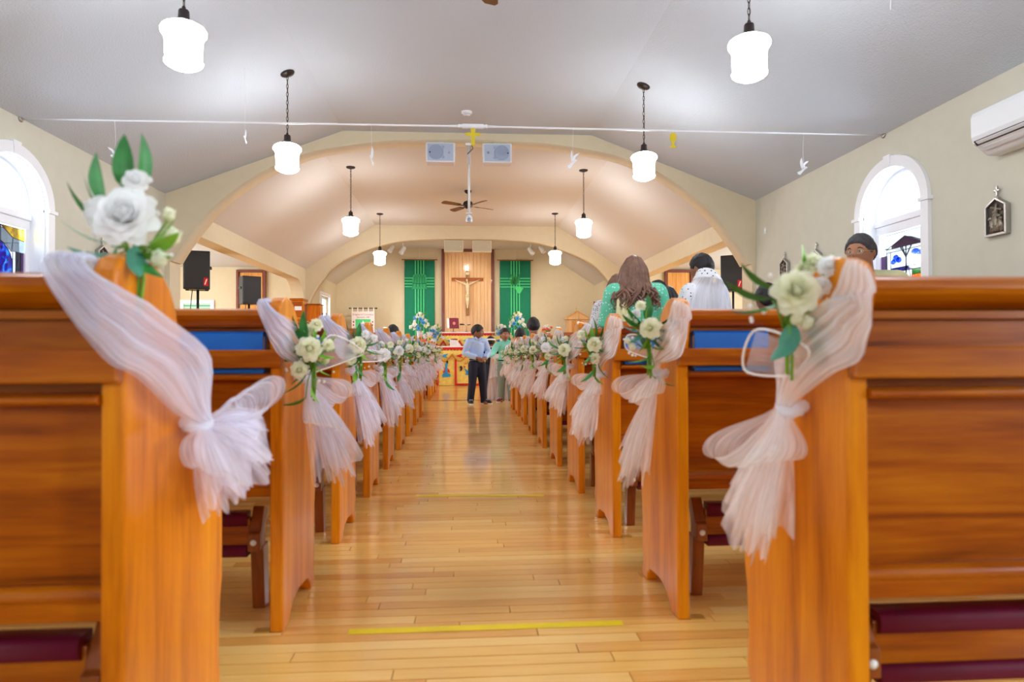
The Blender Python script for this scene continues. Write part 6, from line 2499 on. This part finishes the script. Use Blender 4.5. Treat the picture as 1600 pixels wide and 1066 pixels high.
r, J, T, hs = person('woman wrapped in a white lace veil with black sequins, seen from behind', (1.82, 5.21, 0), 212, 1.56, top=VEIL_D, sleeve='elbow', hem=-.2, legs=WSHIRT, hair='short', skin=SKIN_D, girth=1.12,
                     over=dict(elL=(.23, -.05, .99), wrL=(.13, -.24, 1.0), elR=(-.25, -.06, .99), wrR=(-.13, -.25, 1.0)), hpitch=10)
m = MB()
VP = cat([(.078, .088, .03, 1.372), (.098, .103, .035, 1.345), (.135, .115, .035, 1.312), (.182, .126, .03, 1.272), (.226, .142, .02, 1.218), (.250, .160, .01, 1.13), (.258, .172, .005, 1.0), (.262, .180, .0, .84)], 29)


def veil(u, v):
    rx, ry, yo, z = VP[int(round(v * 28))]
    a = radians(-38) + radians(256) * u
    fold = 1 + (.030 * sin(11 * a + 5 * v) + .018 * sin(23 * a - 3 * v)) * min(1, v * 3)
    return Vector((J['neck'].x + rx * cos(a) * fold, J['neck'].y + yo - .01 + ry * sin(a) * fold, z + (.05 * cos(a) + .02 * sin(a)) * (1 - v) ** 2))


m.grid(veil, 90, 28)
m.build('veil', TULLE_D, r)
m = MB()


def trim(u, v):
    rx, ry, yo, z = VP[int(round(v * 7))]
    a = radians(-38) + radians(256) * u
    return Vector((J['neck'].x + (rx + .003) * cos(a), J['neck'].y + yo - .01 + (ry + .003) * sin(a), z + .004 + (.05 * cos(a) + .02 * sin(a)) * (1 - v * .25) ** 2))


m.grid(trim, 80, 7)
m.build('lace_border', VEIL_D, r)

r, J, T, hs = person('man in spectacles and a pale olive shirt bending his head by the bright window', (2.585, 4.30, 0), -40, 1.62, top=CREAMSH, sleeve='elbow', hem=-.08, legs=NAVY, hair='short', hair_mat=HAIR_G, skin=SKIN, hpitch=3, hyaw=-14, girth=1.1,
                     over=dict(chest=(0, -.04, 1.10), neck=(0, -.10, 1.285), head=(.0, -.180, 1.412), shL=(.18, -.05, 1.22), shR=(-.18, -.07, 1.20), elL=(.25, -.05, .98), wrL=(.13, -.25, .95), elR=(-.24, -.09, .97), wrR=(-.12, -.28, .93)))
m = MB()
for q in (-1, 1):
    pts = [T @ (Vector((q * .29 + .19 * cos(a), -.845, .01 + .14 * sin(a))) * hs) for a in [2 * pi * k / 18 for k in range(18)]]
    m.tube(pts, .0022, 6, closed=True)
    m.tube([T @ (Vector((q * .48, -.84, .04)) * hs), T @ (Vector((q * .72, -.4, .04)) * hs), T @ (Vector((q * .74, .05, .02)) * hs)], .0022, 6)
m.tube([T @ (Vector((-.10, -.85, .04)) * hs), T @ (Vector((0, -.87, .06)) * hs), T @ (Vector((.10, -.85, .04)) * hs)], .0022, 6)
o = m.build('spectacles', GLASSES, r)
m = MB()
for q in (-1, 1):
    b = MB()
    pts = [T @ (Vector((q * .29 + .18 * cos(a), -.845, .01 + .13 * sin(a))) * hs) for a in [2 * pi * k / 18 for k in range(18)]]
    m.add(pts, [tuple(range(18))])
m.build('lens', LENSM, o)

# --- seated people, mostly heads above the pews
def seated(label, x, row, ztop, rz, top, hair_mat=HAIR, skin=SKIN_D, dy=.22, **kw):
    H = ztop / .805
    base = {k: (v[0], v[1], v[2]) for k, v in SIT.items()}
    return person(label, (x, row + dy, 0), rz, H, base=SIT, top=top, legs=NAVY, hair='short', hair_mat=hair_mat, skin=skin, sleeve='short', vox=.007, shoes=SHOEB, **kw)


seated('man with short black hair in a white shirt seated at the right aisle edge', .79, 8.129, 1.205, 178, WSHIRT)
seated('child with short black hair in a white shirt seated behind the boy in mint', .70, 9.008, 1.10, 172, WSHIRT)
seated('person with black hair in a white shirt in the last left pew before the gap', -.93, 8.129, 1.115, 190, WSHIRT)
seated('black haired person seated right, seen past the leaves of the nearest right bouquet', 2.17, 4.613, 1.285, 180, DARKDRESS)
seated('dark haired person seated right, mostly hidden by the nearest right bouquet', 1.93, 3.734, 1.265, 180, BLACKTOP)
r, J, T, hs = person('small girl with a white headband and black top near the altar', (.385, 11.6, 0), 182, 1.02, top=BLACKTOP, sleeve='short', legs=DARKDRESS, hair='tied', skin=SKIN_D, vox=.006, shoes=SHOEB)
MB().tube([T @ (Vector((.80 * cos(a), .97 * sin(a), .30 + .12 * sin(a))) * hs) for a in [2 * pi * k / 28 for k in range(28)]], .011, 6, closed=True, flat=1.4).build('headband', PAPER, r)
MB().tube([(J['neck'].x + .046 * cos(a), J['neck'].y + .046 * sin(a), J['neck'].z + .004) for a in [2 * pi * k / 20 for k in range(20)]], .009, 6, closed=True).build('white_collar', PAPER, r)
